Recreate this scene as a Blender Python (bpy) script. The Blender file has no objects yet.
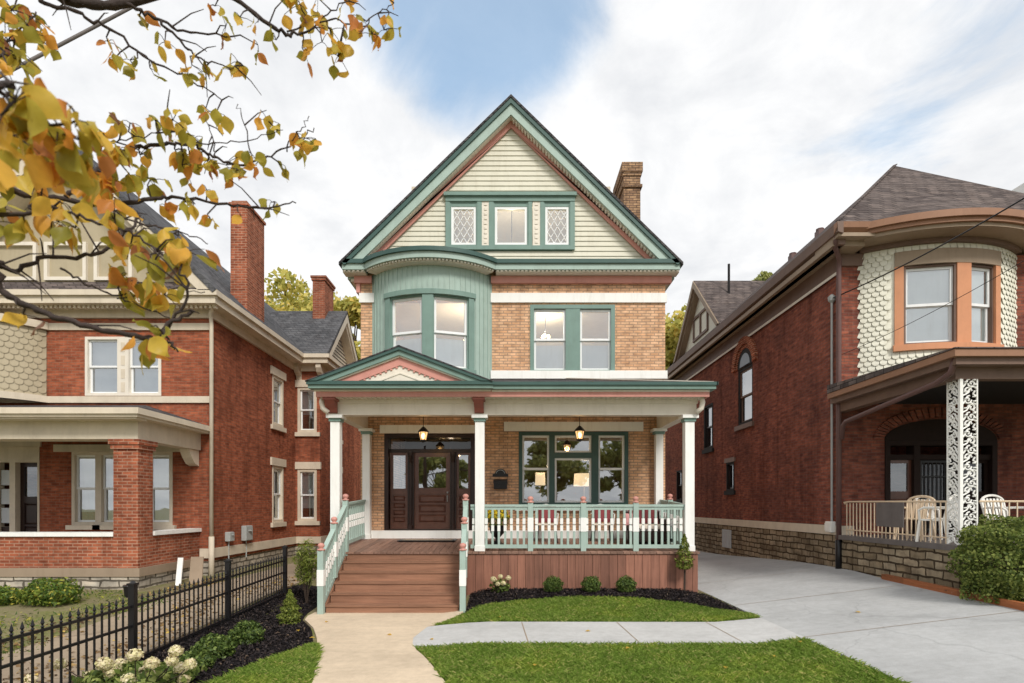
import bpy, bmesh, math, random
import numpy as np
from mathutils import Vector, Matrix

random.seed(7)
rng = np.random.default_rng(7)
scene = bpy.context.scene
COL = scene.collection
F, PX0, PY0, CAMZ = 570.0, 511.0, 506.0, 2.05      # photo calibration: focal in pixels, vanishing point, eye height
R = math.radians


def at(px, py, Y):
    return ((px - PX0) * Y / F, Y, CAMZ - (py - PY0) * Y / F)


def S(r, g, b):
    def f(c):
        c /= 255.0
        return c / 12.92 if c <= .04045 else ((c + .055) / 1.055) ** 2.4
    return (f(r), f(g), f(b), 1)


# ------------------------------------------------------------------ materials
class NT:
    def __init__(self, name):
        self.m = bpy.data.materials.new(name)
        self.m.use_nodes = True
        self.t = self.m.node_tree
        self.b = self.t.nodes['Principled BSDF']
        self.out = self.t.nodes['Material Output']

    def n(self, typ, **kw):
        nd = self.t.nodes.new(typ)
        for k, v in kw.items():
            if k.startswith('i_'):
                key = k[2:].replace('_', ' ')
                nd.inputs[key].default_value = v
            else:
                setattr(nd, k, v)
        return nd

    def l(self, a, b):
        self.t.links.new(a, b)

    def obj(self):
        return self.n('ShaderNodeTexCoord').outputs['Object']

    def noise(self, vec, scale, detail=4, rough=.6):
        nd = self.n('ShaderNodeTexNoise')
        nd.inputs['Scale'].default_value = scale
        nd.inputs['Detail'].default_value = detail
        nd.inputs['Roughness'].default_value = rough
        if vec is not None:
            self.l(vec, nd.inputs['Vector'])
        return nd.outputs['Fac']

    def ramp(self, fac, stops, interp='LINEAR'):
        nd = self.n('ShaderNodeValToRGB')
        cr = nd.color_ramp
        cr.interpolation = interp
        while len(cr.elements) < len(stops):
            cr.elements.new(.5)
        for e, (p, c) in zip(cr.elements, stops):
            e.position = p
            e.color = c if len(c) == 4 else (*c, 1)
        self.l(fac, nd.inputs['Fac'])
        return nd.outputs['Color']

    def mix(self, fac, a, b, mode='MIX'):
        nd = self.n('ShaderNodeMix', data_type='RGBA', blend_type=mode)
        for s, v in ((0, fac), (6, a), (7, b)):
            if isinstance(v, (int, float)):
                nd.inputs[s].default_value = v
            elif isinstance(v, tuple):
                nd.inputs[s].default_value = v
            else:
                self.l(v, nd.inputs[s])
        return nd.outputs[2]

    def math(self, op, a, b=0.0):
        nd = self.n('ShaderNodeMath', operation=op)
        for s, v in ((0, a), (1, b)):
            if isinstance(v, (int, float)):
                nd.inputs[s].default_value = v
            else:
                self.l(v, nd.inputs[s])
        return nd.outputs[0]

    def bump(self, h, strength=.3, dist=.01):
        nd = self.n('ShaderNodeBump')
        nd.inputs['Strength'].default_value = strength
        nd.inputs['Distance'].default_value = dist
        self.l(h, nd.inputs['Height'])
        self.l(nd.outputs[0], self.b.inputs['Normal'])

    def color(self, c):
        if isinstance(c, tuple):
            self.b.inputs['Base Color'].default_value = c
        else:
            self.l(c, self.b.inputs['Base Color'])

    def setup(self, rough, spec=.3, metal=0):
        self.b.inputs['Roughness'].default_value = rough
        self.b.inputs['Specular IOR Level'].default_value = spec
        self.b.inputs['Metallic'].default_value = metal


def sc(c, k):
    return (min(1, c[0] * k), min(1, c[1] * k), min(1, c[2] * k), 1)


def paint(name, c, rough=.5, var=.12, scale=3.0, bump=.12, bscale=40, spec=.3, metal=0):
    t = NT(name)
    t.setup(rough, spec, metal)
    v = t.obj()
    f = t.noise(v, scale, 6, .65)
    col = t.ramp(f, [(.25, sc(c, 1 - var)), (.55, c), (.8, sc(c, 1 + var * .7))])
    mp = t.n('ShaderNodeMapping')
    mp.inputs['Scale'].default_value = (5, 5, .7)
    t.l(v, mp.inputs['Vector'])
    col = t.mix(.7, col, t.ramp(t.noise(mp.outputs[0], 1.3, 6, .7), [(.5, (1, 1, 1, 1)), (.75, (.84, .82, .79, 1))]), 'MULTIPLY')
    t.color(col)
    if bump:
        t.bump(t.noise(v, bscale, 3), bump, .01)
    return t.m


def swizzle(t, kz=1.0):
    v = t.obj()
    sp = t.n('ShaderNodeSeparateXYZ')
    t.l(v, sp.inputs[0])
    cb = t.n('ShaderNodeCombineXYZ')
    t.l(t.math('ADD', sp.outputs[0], sp.outputs[1]), cb.inputs[0])
    t.l(t.math('MULTIPLY', sp.outputs[2], kz), cb.inputs[1])
    return v, cb.outputs[0], sp


def brick(name, c1, c2, mortar, stain, bw=.215, bh=.072, ms=.012, kz=1.0, rough=.85, stain_amt=.55, bump=.5, stain_scale=.55, dist=0):
    t = NT(name)
    t.setup(.95, .06)
    v, uv, sp = swizzle(t, kz)
    if dist:
        nz = t.n('ShaderNodeTexNoise')
        nz.inputs['Scale'].default_value = 3.2
        nz.inputs['Detail'].default_value = 3
        t.l(v, nz.inputs['Vector'])
        vm = t.n('ShaderNodeVectorMath', operation='MULTIPLY_ADD')
        t.l(nz.outputs['Color'], vm.inputs[0])
        vm.inputs[1].default_value = (dist * 2, dist, 0)
        t.l(uv, vm.inputs[2])
        uv = vm.outputs[0]
    nd = t.n('ShaderNodeTexBrick')
    nd.offset = .5
    for k, val in (('Color1', c1), ('Color2', c2), ('Mortar', mortar), ('Scale', 1.0), ('Mortar Size', ms), ('Mortar Smooth', .2),
                   ('Bias', 0.0), ('Brick Width', bw), ('Row Height', bh)):
        nd.inputs[k].default_value = val
    t.l(uv, nd.inputs['Vector'])
    # per-brick colour: a noise stretched to brick proportions
    mp = t.n('ShaderNodeMapping')
    mp.inputs['Scale'].default_value = (1 / bw, 1 / bh, 1)
    t.l(uv, mp.inputs['Vector'])
    f0 = t.noise(mp.outputs[0], .9, 1)
    col = t.mix(.55, nd.outputs['Color'], t.ramp(f0, [(.3, (.55, .55, .55, 1)), (.5, (.95, .95, .95, 1)), (.7, (1.25, 1.2, 1.15, 1))]), 'MULTIPLY')
    f1 = t.noise(v, stain_scale, 6, .7)
    col = t.mix(t.ramp(f1, [(.46, (0, 0, 0, 1)), (.72, (stain_amt,) * 3 + (1,))]), col, stain)
    mp2 = t.n('ShaderNodeMapping')
    mp2.inputs['Scale'].default_value = (2.6, 2.6, .28)
    t.l(v, mp2.inputs['Vector'])
    f3 = t.noise(mp2.outputs[0], 1.0, 5, .7)
    col = t.mix(.8, col, t.ramp(f3, [(.36, (1.12, 1.1, 1.08, 1)), (.5, (1, 1, 1, 1)), (.68, (.6, .57, .56, 1))]), 'MULTIPLY')
    f2 = t.noise(v, 7, 5, .7)
    col = t.mix(.6, col, t.ramp(f2, [(.25, (.62, .6, .6, 1)), (.6, (1.1, 1.1, 1.1, 1))]), 'MULTIPLY')
    t.color(col)
    h = t.math('SUBTRACT', t.math('MULTIPLY', f2, .5), nd.outputs['Fac'])
    t.bump(h, bump, .012)
    return t.m


def leafmat(name, stops, trans=.35, rough=.5):
    t = NT(name)
    t.setup(rough, .25)
    g = t.n('ShaderNodeNewGeometry')
    c = t.ramp(g.outputs['Random Per Island'], stops)
    v = t.obj()
    c = t.mix(.5, c, t.ramp(t.noise(v, 25, 3), [(.3, (.7, .7, .7, 1)), (.7, (1.2, 1.2, 1.2, 1))]), 'MULTIPLY')
    if name == 'grass':
        c = t.mix(1.0, c, t.ramp(t.noise(v, 1.1, 5, .65), [(.32, (.78, .84, .72, 1)), (.5, (1, 1, 1, 1)), (.68, (1.3, 1.16, .98, 1))]), 'MULTIPLY')
    t.color(c)
    tr = t.n('ShaderNodeBsdfTranslucent')
    t.l(c, tr.inputs['Color'])
    mx = t.n('ShaderNodeMixShader')
    mx.inputs[0].default_value = trans
    t.l(t.b.outputs[0], mx.inputs[1])
    t.l(tr.outputs[0], mx.inputs[2])
    t.l(mx.outputs[0], t.out.inputs['Surface'])
    return t.m


def emit(name, c, s):
    t = NT(name)
    t.b.inputs['Base Color'].default_value = c
    t.b.inputs['Emission Color'].default_value = c
    t.b.inputs['Emission Strength'].default_value = s
    return t.m


def glassmat(name, refl=.3, tint=(.93, .96, .95, 1)):
    t = NT(name)
    tr = t.n('ShaderNodeBsdfTransparent')
    tr.inputs[0].default_value = tint
    gl = t.n('ShaderNodeBsdfGlossy')
    gl.inputs['Roughness'].default_value = .015
    gl.inputs['Color'].default_value = (.9, .93, .95, 1)
    v = t.obj()
    bp = t.n('ShaderNodeBump')
    bp.inputs['Strength'].default_value = .05
    bp.inputs['Distance'].default_value = .02
    t.l(t.noise(v, 1.7, 2), bp.inputs['Height'])
    t.l(bp.outputs[0], gl.inputs['Normal'])
    mx = t.n('ShaderNodeMixShader')
    lw = t.n('ShaderNodeLayerWeight')
    lw.inputs[0].default_value = .3
    f = t.math('ADD', t.math('MULTIPLY', lw.outputs['Fresnel'], .6), refl)
    cl = t.math('MINIMUM', f, .95)
    t.l(cl, mx.inputs[0])
    t.l(tr.outputs[0], mx.inputs[1])
    t.l(gl.outputs[0], mx.inputs[2])
    t.l(mx.outputs[0], t.out.inputs['Surface'])
    return t.m


def wood_boards(name, c, grain_axis, rough=.6):
    t = NT(name)
    t.setup(rough, .3)
    v = t.obj()
    mp = t.n('ShaderNodeMapping')
    s = [14, 14, 14]
    s[grain_axis] = .7
    mp.inputs['Scale'].default_value = s
    t.l(v, mp.inputs['Vector'])
    f = t.noise(mp.outputs[0], 1.5, 5, .65)
    g = t.n('ShaderNodeNewGeometry')
    isl = t.ramp(g.outputs['Random Per Island'], [(0, (.72, .72, .72, 1)), (1, (1.2, 1.18, 1.15, 1))])
    col = t.ramp(f, [(.25, sc(c, .62)), (.5, c), (.8, sc(c, 1.4))])
    col = t.mix(1.0, col, isl, 'MULTIPLY')
    wear = t.noise(v, 1.1, 5, .7)
    col = t.mix(t.ramp(wear, [(.5, (0, 0, 0, 1)), (.8, (.35, .35, .35, 1))]), col, sc(c, 1.9))
    t.color(col)
    t.bump(f, .25, .006)
    return t.m


def concrete(name, c, crack=.5):
    t = NT(name)
    t.setup(.85, .2)
    v = t.obj()
    f1 = t.noise(v, .6, 6, .65)
    f2 = t.noise(v, 9, 6, .7)
    f3 = t.noise(v, 120, 2)
    col = t.ramp(f1, [(.3, sc(c, .82)), (.5, c), (.72, sc(c, 1.12))])
    col = t.mix(.6, col, t.ramp(f2, [(.25, (.8, .79, .77, 1)), (.6, (1.05, 1.05, 1.05, 1))]), 'MULTIPLY')
    col = t.mix(.35, col, t.ramp(f3, [(.3, (.7, .7, .7, 1)), (.6, (1.1, 1.1, 1.1, 1))]), 'MULTIPLY')
    mp = t.n('ShaderNodeMapping')
    mp.inputs['Scale'].default_value = (.35, 5, 1)
    t.l(v, mp.inputs['Vector'])
    col = t.mix(.4, col, t.ramp(t.noise(mp.outputs[0], 1.2, 5, .65), [(.3, (.84, .84, .84, 1)), (.65, (1.06, 1.06, 1.06, 1))]), 'MULTIPLY')
    st = t.noise(v, 1.7, 7, .75)
    col = t.mix(t.ramp(st, [(.58, (0, 0, 0, 1)), (.72, (.22, .22, .22, 1))]), col, sc(c, .55))
    vo = t.n('ShaderNodeTexVoronoi', feature='DISTANCE_TO_EDGE')
    vo.inputs['Scale'].default_value = .38
    dv = t.n('ShaderNodeVectorMath', operation='MULTIPLY_ADD')
    nz = t.n('ShaderNodeTexNoise')
    nz.inputs['Scale'].default_value = 2.5
    nz.inputs['Detail'].default_value = 6
    t.l(v, nz.inputs['Vector'])
    t.l(nz.outputs['Color'], dv.inputs[0])
    dv.inputs[1].default_value = (.5, .5, 0)
    t.l(v, dv.inputs[2])
    t.l(dv.outputs[0], vo.inputs['Vector'])
    if crack:
        col = t.mix(t.ramp(vo.outputs['Distance'], [(0, (crack,) * 3 + (1,)), (.006, (0, 0, 0, 1))]), col, sc(c, .3))
    t.color(col)
    t.bump(f3, .15, .004)
    return t.m


def ground_mat(name, stops, scale=3.0, bscale=60, bump=.6):
    t = NT(name)
    t.setup(.95, .1)
    v = t.obj()
    f = t.math('ADD', t.math('MULTIPLY', t.noise(v, scale, 8, .72), .7), t.math('MULTIPLY', t.noise(v, scale * 12, 4), .3))
    t.color(t.ramp(f, stops))
    t.bump(t.noise(v, bscale, 4), bump, .03)
    return t.m


M = {}
M['tan_brick'] = brick('tan_brick', S(228, 188, 152), S(210, 164, 126), S(170, 142, 120), S(182, 142, 114), stain_amt=.35, bump=.4)
M['red_brick'] = brick('red_brick', S(176, 102, 74), S(142, 80, 60), S(146, 106, 86), S(82, 50, 40), stain_amt=.6, ms=.008)
M['wine_brick'] = brick('wine_brick', S(156, 94, 76), S(120, 72, 63), S(122, 92, 82), S(72, 54, 52), stain_amt=.6, ms=.008)
M['worn_brick'] = brick('worn_brick', S(180, 106, 78), S(140, 78, 58), S(178, 138, 116), S(100, 58, 46), stain_amt=.5, bump=.7)
M['dark_brick'] = brick('dark_brick', S(190, 156, 122), S(150, 120, 96), S(110, 92, 80), S(62, 52, 48), stain_amt=.8)
M['rubble'] = brick('rubble', S(176, 162, 138), S(136, 122, 100), S(78, 68, 56), S(84, 70, 56), bw=.42, bh=.155, ms=.02, dist=.09, bump=1.0, stain_amt=.8, stain_scale=1.6)
M['grey_rubble'] = brick('grey_rubble', S(196, 188, 174), S(164, 156, 144), S(104, 98, 88), S(120, 110, 98), dist=.08, bw=.42, bh=.15, ms=.022, bump=1.0, stain_scale=1.4)
M['shingle'] = brick('shingle', S(92, 90, 92), S(70, 68, 70), S(44, 43, 44), S(104, 100, 98), bw=.3, bh=.14, ms=.012, kz=1.4, stain_amt=.4, bump=.6)
M['brown_shingle'] = brick('brown_shingle', S(118, 108, 104), S(88, 81, 80), S(58, 53, 52), S(108, 100, 98), bw=.3, bh=.14, ms=.012, kz=1.4, stain_amt=.35, bump=.6)
M['slate'] = brick('slate', S(100, 101, 104), S(82, 83, 86), S(56, 57, 60), S(114, 114, 116), bw=.3, bh=.16, ms=.01, kz=1.4, stain_amt=.4)
M['teal'] = paint('teal', S(164, 184, 175), .5)
M['mid_teal'] = paint('mid_teal', S(120, 146, 137), .5)
M['deep_teal'] = paint('deep_teal', S(64, 91, 86), .45)
M['pale_siding'] = paint('pale_siding', S(214, 211, 194), .55, .06)
M['cream'] = paint('cream', S(228, 220, 206), .5, .07)
M['stone_cream'] = paint('stone_cream', S(214, 202, 182), .7, .16, 2.2)
M['white'] = paint('white', S(240, 240, 236), .45, .05)
M['pink'] = paint('pink', S(206, 146, 134), .5)
M['terracotta'] = paint('terracotta', S(146, 86, 74), .5)
M['finial'] = paint('finial', S(200, 144, 132), .5)
M['deck'] = wood_boards('deck', S(136, 106, 92), 1)
M['tread'] = wood_boards('tread', S(136, 100, 80), 0)
M['skirt'] = wood_boards('skirt', S(138, 96, 80), 2)
M['door_wood'] = paint('door_wood', S(104, 68, 56), .26, .3, 6, .15, 30, .5)
M['dark_wood'] = paint('dark_wood', S(46, 30, 26), .35, .2, 6, .15, 30, .4)
M['black_iron'] = paint('black_iron', S(26, 25, 27), .4, .2, 8, .1, 60, .4)
M['brown_trim'] = paint('brown_trim', S(118, 96, 84), .55, .2, 2)
M['orange_trim'] = paint('orange_trim', S(152, 114, 90), .55, .14, 2)
M['clay_frame'] = paint('clay_frame', S(208, 146, 108), .55, .12, 2)
M['taupe'] = paint('taupe', S(156, 138, 118), .6, .12, 2)
M['scale_cream'] = paint('scale_cream', S(230, 228, 212), .6, .1, 2)
M['scale_tan'] = paint('scale_tan', S(178, 166, 140), .6, .12, 2)
M['pipe_brown'] = paint('pipe_brown', S(104, 78, 74), .45, .15, 3)
M['grey_box'] = paint('grey_box', S(170, 174, 172), .4, .1, 4)
M['white_plastic'] = paint('white_plastic', S(238, 236, 230), .35, .05)
M['tan_plastic'] = paint('tan_plastic', S(222, 200, 172), .4, .05)
M['grey_panel'] = paint('grey_panel', S(108, 102, 100), .6, .2, 5)
M['entry_dark'] = paint('entry_dark', S(44, 31, 27), .6, .2, 5, .1, 40, .15)
M['window_white'] = paint('window_white', S(236, 238, 238), .4, .04)
M['blind'] = paint('blind', S(196, 202, 206), .7, .06)
M['bright_blind'] = paint('bright_blind', S(222, 226, 226), .7, .05)
M['blue_blind'] = paint('blue_blind', S(160, 174, 188), .7, .08)
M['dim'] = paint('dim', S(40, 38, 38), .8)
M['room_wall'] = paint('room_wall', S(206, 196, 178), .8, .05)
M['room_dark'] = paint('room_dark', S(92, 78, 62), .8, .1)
M['glass'] = glassmat('glass', .38)
M['dark_glass'] = glassmat('dark_glass', .2, (.6, .62, .62, 1))
M['deep_glass'] = glassmat('deep_glass', .05, (.35, .33, .32, 1))
M['bulb'] = emit('bulb', (1, .66, .3, 1), 9)
t_ = NT('amber')
_tr = t_.n('ShaderNodeBsdfTransparent')
_tr.inputs[0].default_value = (1, .8, .55, 1)
_em = t_.n('ShaderNodeEmission')
_em.inputs[0].default_value = (1, .6, .26, 1)
_em.inputs[1].default_value = .9
_mx = t_.n('ShaderNodeMixShader')
_mx.inputs[0].default_value = .55
t_.l(_tr.outputs[0], _mx.inputs[1])
t_.l(_em.outputs[0], _mx.inputs[2])
t_.l(_mx.outputs[0], t_.out.inputs['Surface'])
M['amber'] = t_.m
M['lit_shade'] = emit('lit_shade', (1, .74, .46, 1), .75)
M['cushion_red'] = paint('cushion_red', S(134, 64, 68), .9, .15, 8)
M['cushion_pink'] = paint('cushion_pink', S(206, 150, 150), .9, .15, 8)
M['cushion_white'] = paint('cushion_white', S(232, 218, 202), .9, .08)
M['lawn_soil'] = ground_mat('lawn_soil', [(.3, S(72, 88, 34)), (.5, S(98, 118, 46)), (.7, S(128, 130, 66))], 2.5)
M['dry_ground'] = ground_mat('dry_ground', [(.3, S(104, 98, 72)), (.47, S(136, 126, 98)), (.56, S(112, 116, 66)), (.7, S(164, 148, 120))], 1.3)
M['mulch'] = ground_mat('mulch', [(.3, S(20, 18, 19)), (.6, S(40, 35, 36)), (.8, S(62, 54, 52))], 10, 45, 1.0)
M['mulch_chip'] = leafmat('mulch_chip', [(0, S(18, 16, 18)), (.6, S(44, 38, 40)), (.95, S(70, 60, 56)), (1, S(110, 92, 76))], .02, .8)
M['walk_tan'] = concrete('walk_tan', S(206, 188, 164), 0)
M['walk_grey'] = concrete('walk_grey', S(188, 188, 187), 0)
M['drive'] = concrete('drive', S(176, 177, 177), .25)
M['old_path'] = concrete('old_path', S(158, 142, 122), .8)
M['timber'] = wood_boards('timber', S(150, 92, 58), 1)
M['bark'] = paint('bark', S(70, 58, 50), .9, .35, 14, .8, 40)
M['wet_bark'] = paint('wet_bark', S(62, 52, 48), .8, .35, 20, .6, 60)
M['grass'] = leafmat('grass', [(0, S(98, 122, 46)), (.5, S(130, 158, 66)), (.85, S(160, 182, 88)), (1, S(202, 192, 126))], .45, .8)
M['box_leaf'] = leafmat('box_leaf', [(0, S(56, 74, 34)), (.6, S(86, 108, 50)), (1, S(132, 148, 76))], .3)
M['hedge_leaf'] = leafmat('hedge_leaf', [(0, S(70, 86, 40)), (.5, S(112, 128, 60)), (1, S(162, 170, 92))], .35)
M['thuja_leaf'] = leafmat('thuja_leaf', [(0, S(78, 92, 36)), (.6, S(120, 134, 54)), (1, S(160, 164, 82))], .3)
M['autumn_tree'] = leafmat('autumn_tree', [(0, S(150, 150, 76)), (.4, S(196, 192, 104)), (.75, S(224, 212, 124)), (1, S(236, 208, 116))], .5, .8)
M['green_tree'] = leafmat('green_tree', [(0, S(104, 114, 66)), (.5, S(146, 154, 88)), (1, S(186, 186, 116))], .45)
M['pear_leaf'] = leafmat('pear_leaf', [(0, S(148, 142, 58)), (.25, S(184, 172, 70)), (.5, S(222, 190, 80)), (.72, S(230, 178, 74)), (.9, S(222, 148, 66)), (.97, S(186, 120, 74)), (1, S(128, 96, 76))], .5, .4)
M['hydrangea_leaf'] = leafmat('hydrangea_leaf', [(0, S(70, 88, 42)), (.6, S(116, 134, 66)), (1, S(164, 172, 96))], .3)
M['hydrangea_bloom'] = leafmat('hydrangea_bloom', [(0, S(214, 208, 150)), (.5, S(238, 230, 190)), (1, S(246, 228, 204))], .3)
M['mum'] = leafmat('mum', [(0, S(206, 176, 30)), (.6, S(232, 206, 54)), (1, S(150, 150, 50))], .3)
M['ground_plants'] = leafmat('ground_plants', [(0, S(60, 84, 34)), (.5, S(96, 122, 50)), (.85, S(146, 158, 66)), (1, S(198, 186, 84))], .3)


# ------------------------------------------------------------------ mesh builder
class MB:
    def __init__(self, T=None):
        self.v, self.f, self.mi, self.T, self.cur = [], [], [], T, 0

    def add(self, vs, fs):
        o = len(self.v)
        if self.T is not None:
            vs = [self.T @ Vector(p) for p in vs]
        self.v.extend([tuple(p) for p in vs])
        for f in fs:
            self.f.append([i + o for i in f])
            self.mi.append(self.cur)
        return self

    def box(self, x0, x1, y0, y1, z0, z1):
        vs = [(x0, y0, z0), (x1, y0, z0), (x1, y1, z0), (x0, y1, z0), (x0, y0, z1), (x1, y0, z1), (x1, y1, z1), (x0, y1, z1)]
        return self.add(vs, [(0, 3, 2, 1), (4, 5, 6, 7), (0, 1, 5, 4), (1, 2, 6, 5), (2, 3, 7, 6), (3, 0, 4, 7)])

    def prism(self, pts, axis, a, b):
        n = len(pts)
        def mk(p, t):
            return (t, p[0], p[1]) if axis == 'x' else ((p[0], t, p[1]) if axis == 'y' else (p[0], p[1], t))
        vs = [mk(p, a) for p in pts] + [mk(p, b) for p in pts]
        fs = [tuple(range(n)), tuple(range(2 * n - 1, n - 1, -1))]
        fs += [(i, i + n, (i + 1) % n + n, (i + 1) % n) for i in range(n)]
        return self.add(vs, fs)

    def slab(self, pts, th):
        n = len(pts)
        vs = [tuple(p) for p in pts] + [(p[0], p[1], p[2] - th) for p in pts]
        fs = [tuple(range(n)), tuple(range(2 * n - 1, n - 1, -1))]
        fs += [(i, i + n, (i + 1) % n + n, (i + 1) % n) for i in range(n)]
        return self.add(vs, fs)

    def bar(self, p0, p1, w, h):
        p0, p1 = Vector(p0), Vector(p1)
        d = (p1 - p0).normalized()
        up = Vector((0, 0, 1)) if abs(d.z) < .95 else Vector((0, 1, 0))
        s = d.cross(up).normalized() * (w / 2)
        u = s.cross(d).normalized() * (h / 2)
        vs = []
        for p in (p0, p1):
            vs += [p - s - u, p + s - u, p + s + u, p - s + u]
        return self.add(vs, [(3, 2, 1, 0), (4, 5, 6, 7), (0, 1, 5, 4), (1, 2, 6, 5), (2, 3, 7, 6), (3, 0, 4, 7)])

    def tube(self, pts, rad, n=8, cap=True):
        pts = [Vector(p) for p in pts]
        if not hasattr(rad, '__len__'):
            rad = [rad] * len(pts)
        vs, fs = [], []
        prev = None
        for i, p in enumerate(pts):
            d = (pts[min(i + 1, len(pts) - 1)] - pts[max(i - 1, 0)])
            d = d.normalized() if d.length > 1e-9 else Vector((0, 0, 1))
            if prev is None:
                a = d.orthogonal().normalized()
            else:
                a = (prev - d * prev.dot(d))
                a = a.normalized() if a.length > 1e-6 else d.orthogonal().normalized()
            prev = a
            b = d.cross(a)
            for k in range(n):
                t = 2 * math.pi * k / n
                vs.append(p + (a * math.cos(t) + b * math.sin(t)) * rad[i])
        m = len(pts)
        for i in range(m - 1):
            for k in range(n):
                fs.append((i * n + k, i * n + (k + 1) % n, (i + 1) * n + (k + 1) % n, (i + 1) * n + k))
        if cap:
            fs.append(tuple(range(n - 1, -1, -1)))
            fs.append(tuple(range((m - 1) * n, m * n)))
        return self.add(vs, fs)

    def lathe(self, c, prof, n=16):
        vs, fs = [], []
        for r, z in prof:
            for k in range(n):
                t = 2 * math.pi * k / n
                vs.append((c[0] + r * math.cos(t), c[1] + r * math.sin(t), c[2] + z))
        m = len(prof)
        for i in range(m - 1):
            for k in range(n):
                fs.append((i * n + k, i * n + (k + 1) % n, (i + 1) * n + (k + 1) % n, (i + 1) * n + k))
        fs.append(tuple(range(n - 1, -1, -1)))
        fs.append(tuple(range((m - 1) * n, m * n)))
        return self.add(vs, fs)

    def poly(self, pts):
        return self.add(pts, [tuple(range(len(pts)))])

    def ring(self, u0, u1, z0, z1, w, d0, d1, wb=None):
        wb = w if wb is None else wb
        self.box(u0, u0 + w, d0, d1, z0, z1)
        self.box(u1 - w, u1, d0, d1, z0, z1)
        self.box(u0 + w, u1 - w, d0, d1, z1 - w, z1)
        self.box(u0 + w, u1 - w, d0, d1, z0, z0 + wb)
        return self

    def arc(self, c, r0, r1, z0, z1, a0, a1, n=24):
        """curved block; angles from -Y towards +X, c = centre (x, y)"""
        vs, fs = [], []
        for i in range(n + 1):
            a = a0 + (a1 - a0) * i / n
            sn, cs = math.sin(a), math.cos(a)
            for r, z in ((r1, z0), (r1, z1), (r0, z1), (r0, z0)):
                vs.append((c[0] + r * sn, c[1] - r * cs, z))
        for i in range(n):
            o = i * 4
            for k in range(4):
                fs.append((o + k, o + (k + 1) % 4, o + 4 + (k + 1) % 4, o + 4 + k))
        fs.append((3, 2, 1, 0))
        fs.append((n * 4, n * 4 + 1, n * 4 + 2, n * 4 + 3))
        return self.add(vs, fs)

    def build(self, name, mat, parent=None, smooth=False, fix=True, bevel=0):
        me = bpy.data.meshes.new(name)
        me.from_pydata(self.v, [], self.f)
        for m in (mat if isinstance(mat, (list, tuple)) else [mat]):
            me.materials.append(M[m] if isinstance(m, str) else m)
        if len(me.materials) > 1:
            me.polygons.foreach_set('material_index', self.mi)
        if fix:
            bm = bmesh.new()
            bm.from_mesh(me)
            bmesh.ops.recalc_face_normals(bm, faces=bm.faces)
            bm.to_mesh(me)
            bm.free()
        if smooth:
            me.polygons.foreach_set('use_smooth', [True] * len(me.polygons))
        me.update()
        o = bpy.data.objects.new(name, me)
        COL.objects.link(o)
        if bevel:
            b = o.modifiers.new('bevel', 'BEVEL')
            b.width = bevel
            b.segments = 2
            b.limit_method = 'ANGLE'
        attach(o, parent)
        return o


def attach(o, parent):
    if parent is not None:
        o.parent = parent
        o.matrix_parent_inverse = WM[parent.name].inverted() if parent.name in WM else Matrix()
    WM[o.name] = Matrix.Translation(o.location) if parent is None else Matrix()


WM = {}


def tag(o, label, cat=None, group=None, kind=None):
    o['label'] = label
    if cat:
        o['category'] = cat
    if group:
        o['group'] = group
    if kind:
        o['kind'] = kind
    return o


def thing(name, label, cat, loc=(0, 0, 0), group=None):
    o = bpy.data.objects.new(name, None)
    o.empty_display_size = .2
    COL.objects.link(o)
    o.location = loc
    WM[o.name] = Matrix.Translation(loc)
    return tag(o, label, cat, group)


def dup(root, delta, label, rotz=0):
    """copy of a thing and of all its parts, moved by delta"""
    r = root.copy()
    COL.objects.link(r)
    r.location = Vector(root.location) + Vector(delta)
    r.rotation_euler = (0, 0, rotz)
    r['label'] = label
    for ch in [c for c in COL.objects if c.parent == root]:
        c2 = ch.copy()
        COL.objects.link(c2)
        c2.parent = r
        for g in [c for c in COL.objects if c.parent == ch]:
            g2 = g.copy()
            COL.objects.link(g2)
            g2.parent = c2
    return r


def quick(verts, faces_n, name, mat, parent=None):
    """fast mesh from an (n*k,3) array of k-gons"""
    nv = len(verts)
    nf = nv // faces_n
    me = bpy.data.meshes.new(name)
    me.vertices.add(nv)
    me.vertices.foreach_set('co', np.asarray(verts, dtype=np.float32).ravel())
    me.loops.add(nv)
    me.loops.foreach_set('vertex_index', np.arange(nv, dtype=np.int32))
    me.polygons.add(nf)
    me.polygons.foreach_set('loop_start', np.arange(0, nv, faces_n, dtype=np.int32))
    me.polygons.foreach_set('loop_total', np.full(nf, faces_n, dtype=np.int32))
    me.materials.append(M[mat])
    me.update(calc_edges=True)
    o = bpy.data.objects.new(name, me)
    COL.objects.link(o)
    attach(o, parent)
    return o


def leaves(centers, size, name, mat, parent=None, aspect=.6, outward=None, jitter=1.0):
    """small bent leaf quads at the given points"""
    n = len(centers)
    c = np.asarray(centers)
    d = rng.normal(size=(n, 3))
    if outward is not None:
        d = d * jitter + outward
    d /= np.linalg.norm(d, axis=1, keepdims=True) + 1e-9
    a = rng.normal(size=(n, 3))
    a -= d * np.sum(a * d, axis=1, keepdims=True)
    a /= np.linalg.norm(a, axis=1, keepdims=True) + 1e-9
    b = np.cross(d, a)
    s = size * rng.uniform(.6, 1.35, size=(n, 1))
    v = np.stack([c - a * s * .5, c + b * s * aspect * .5 + d * s * .1, c + a * s * .5, c - b * s * aspect * .5 + d * s * .1], axis=1).reshape(-1, 3)
    return quick(v, 4, name, mat, parent)


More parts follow.
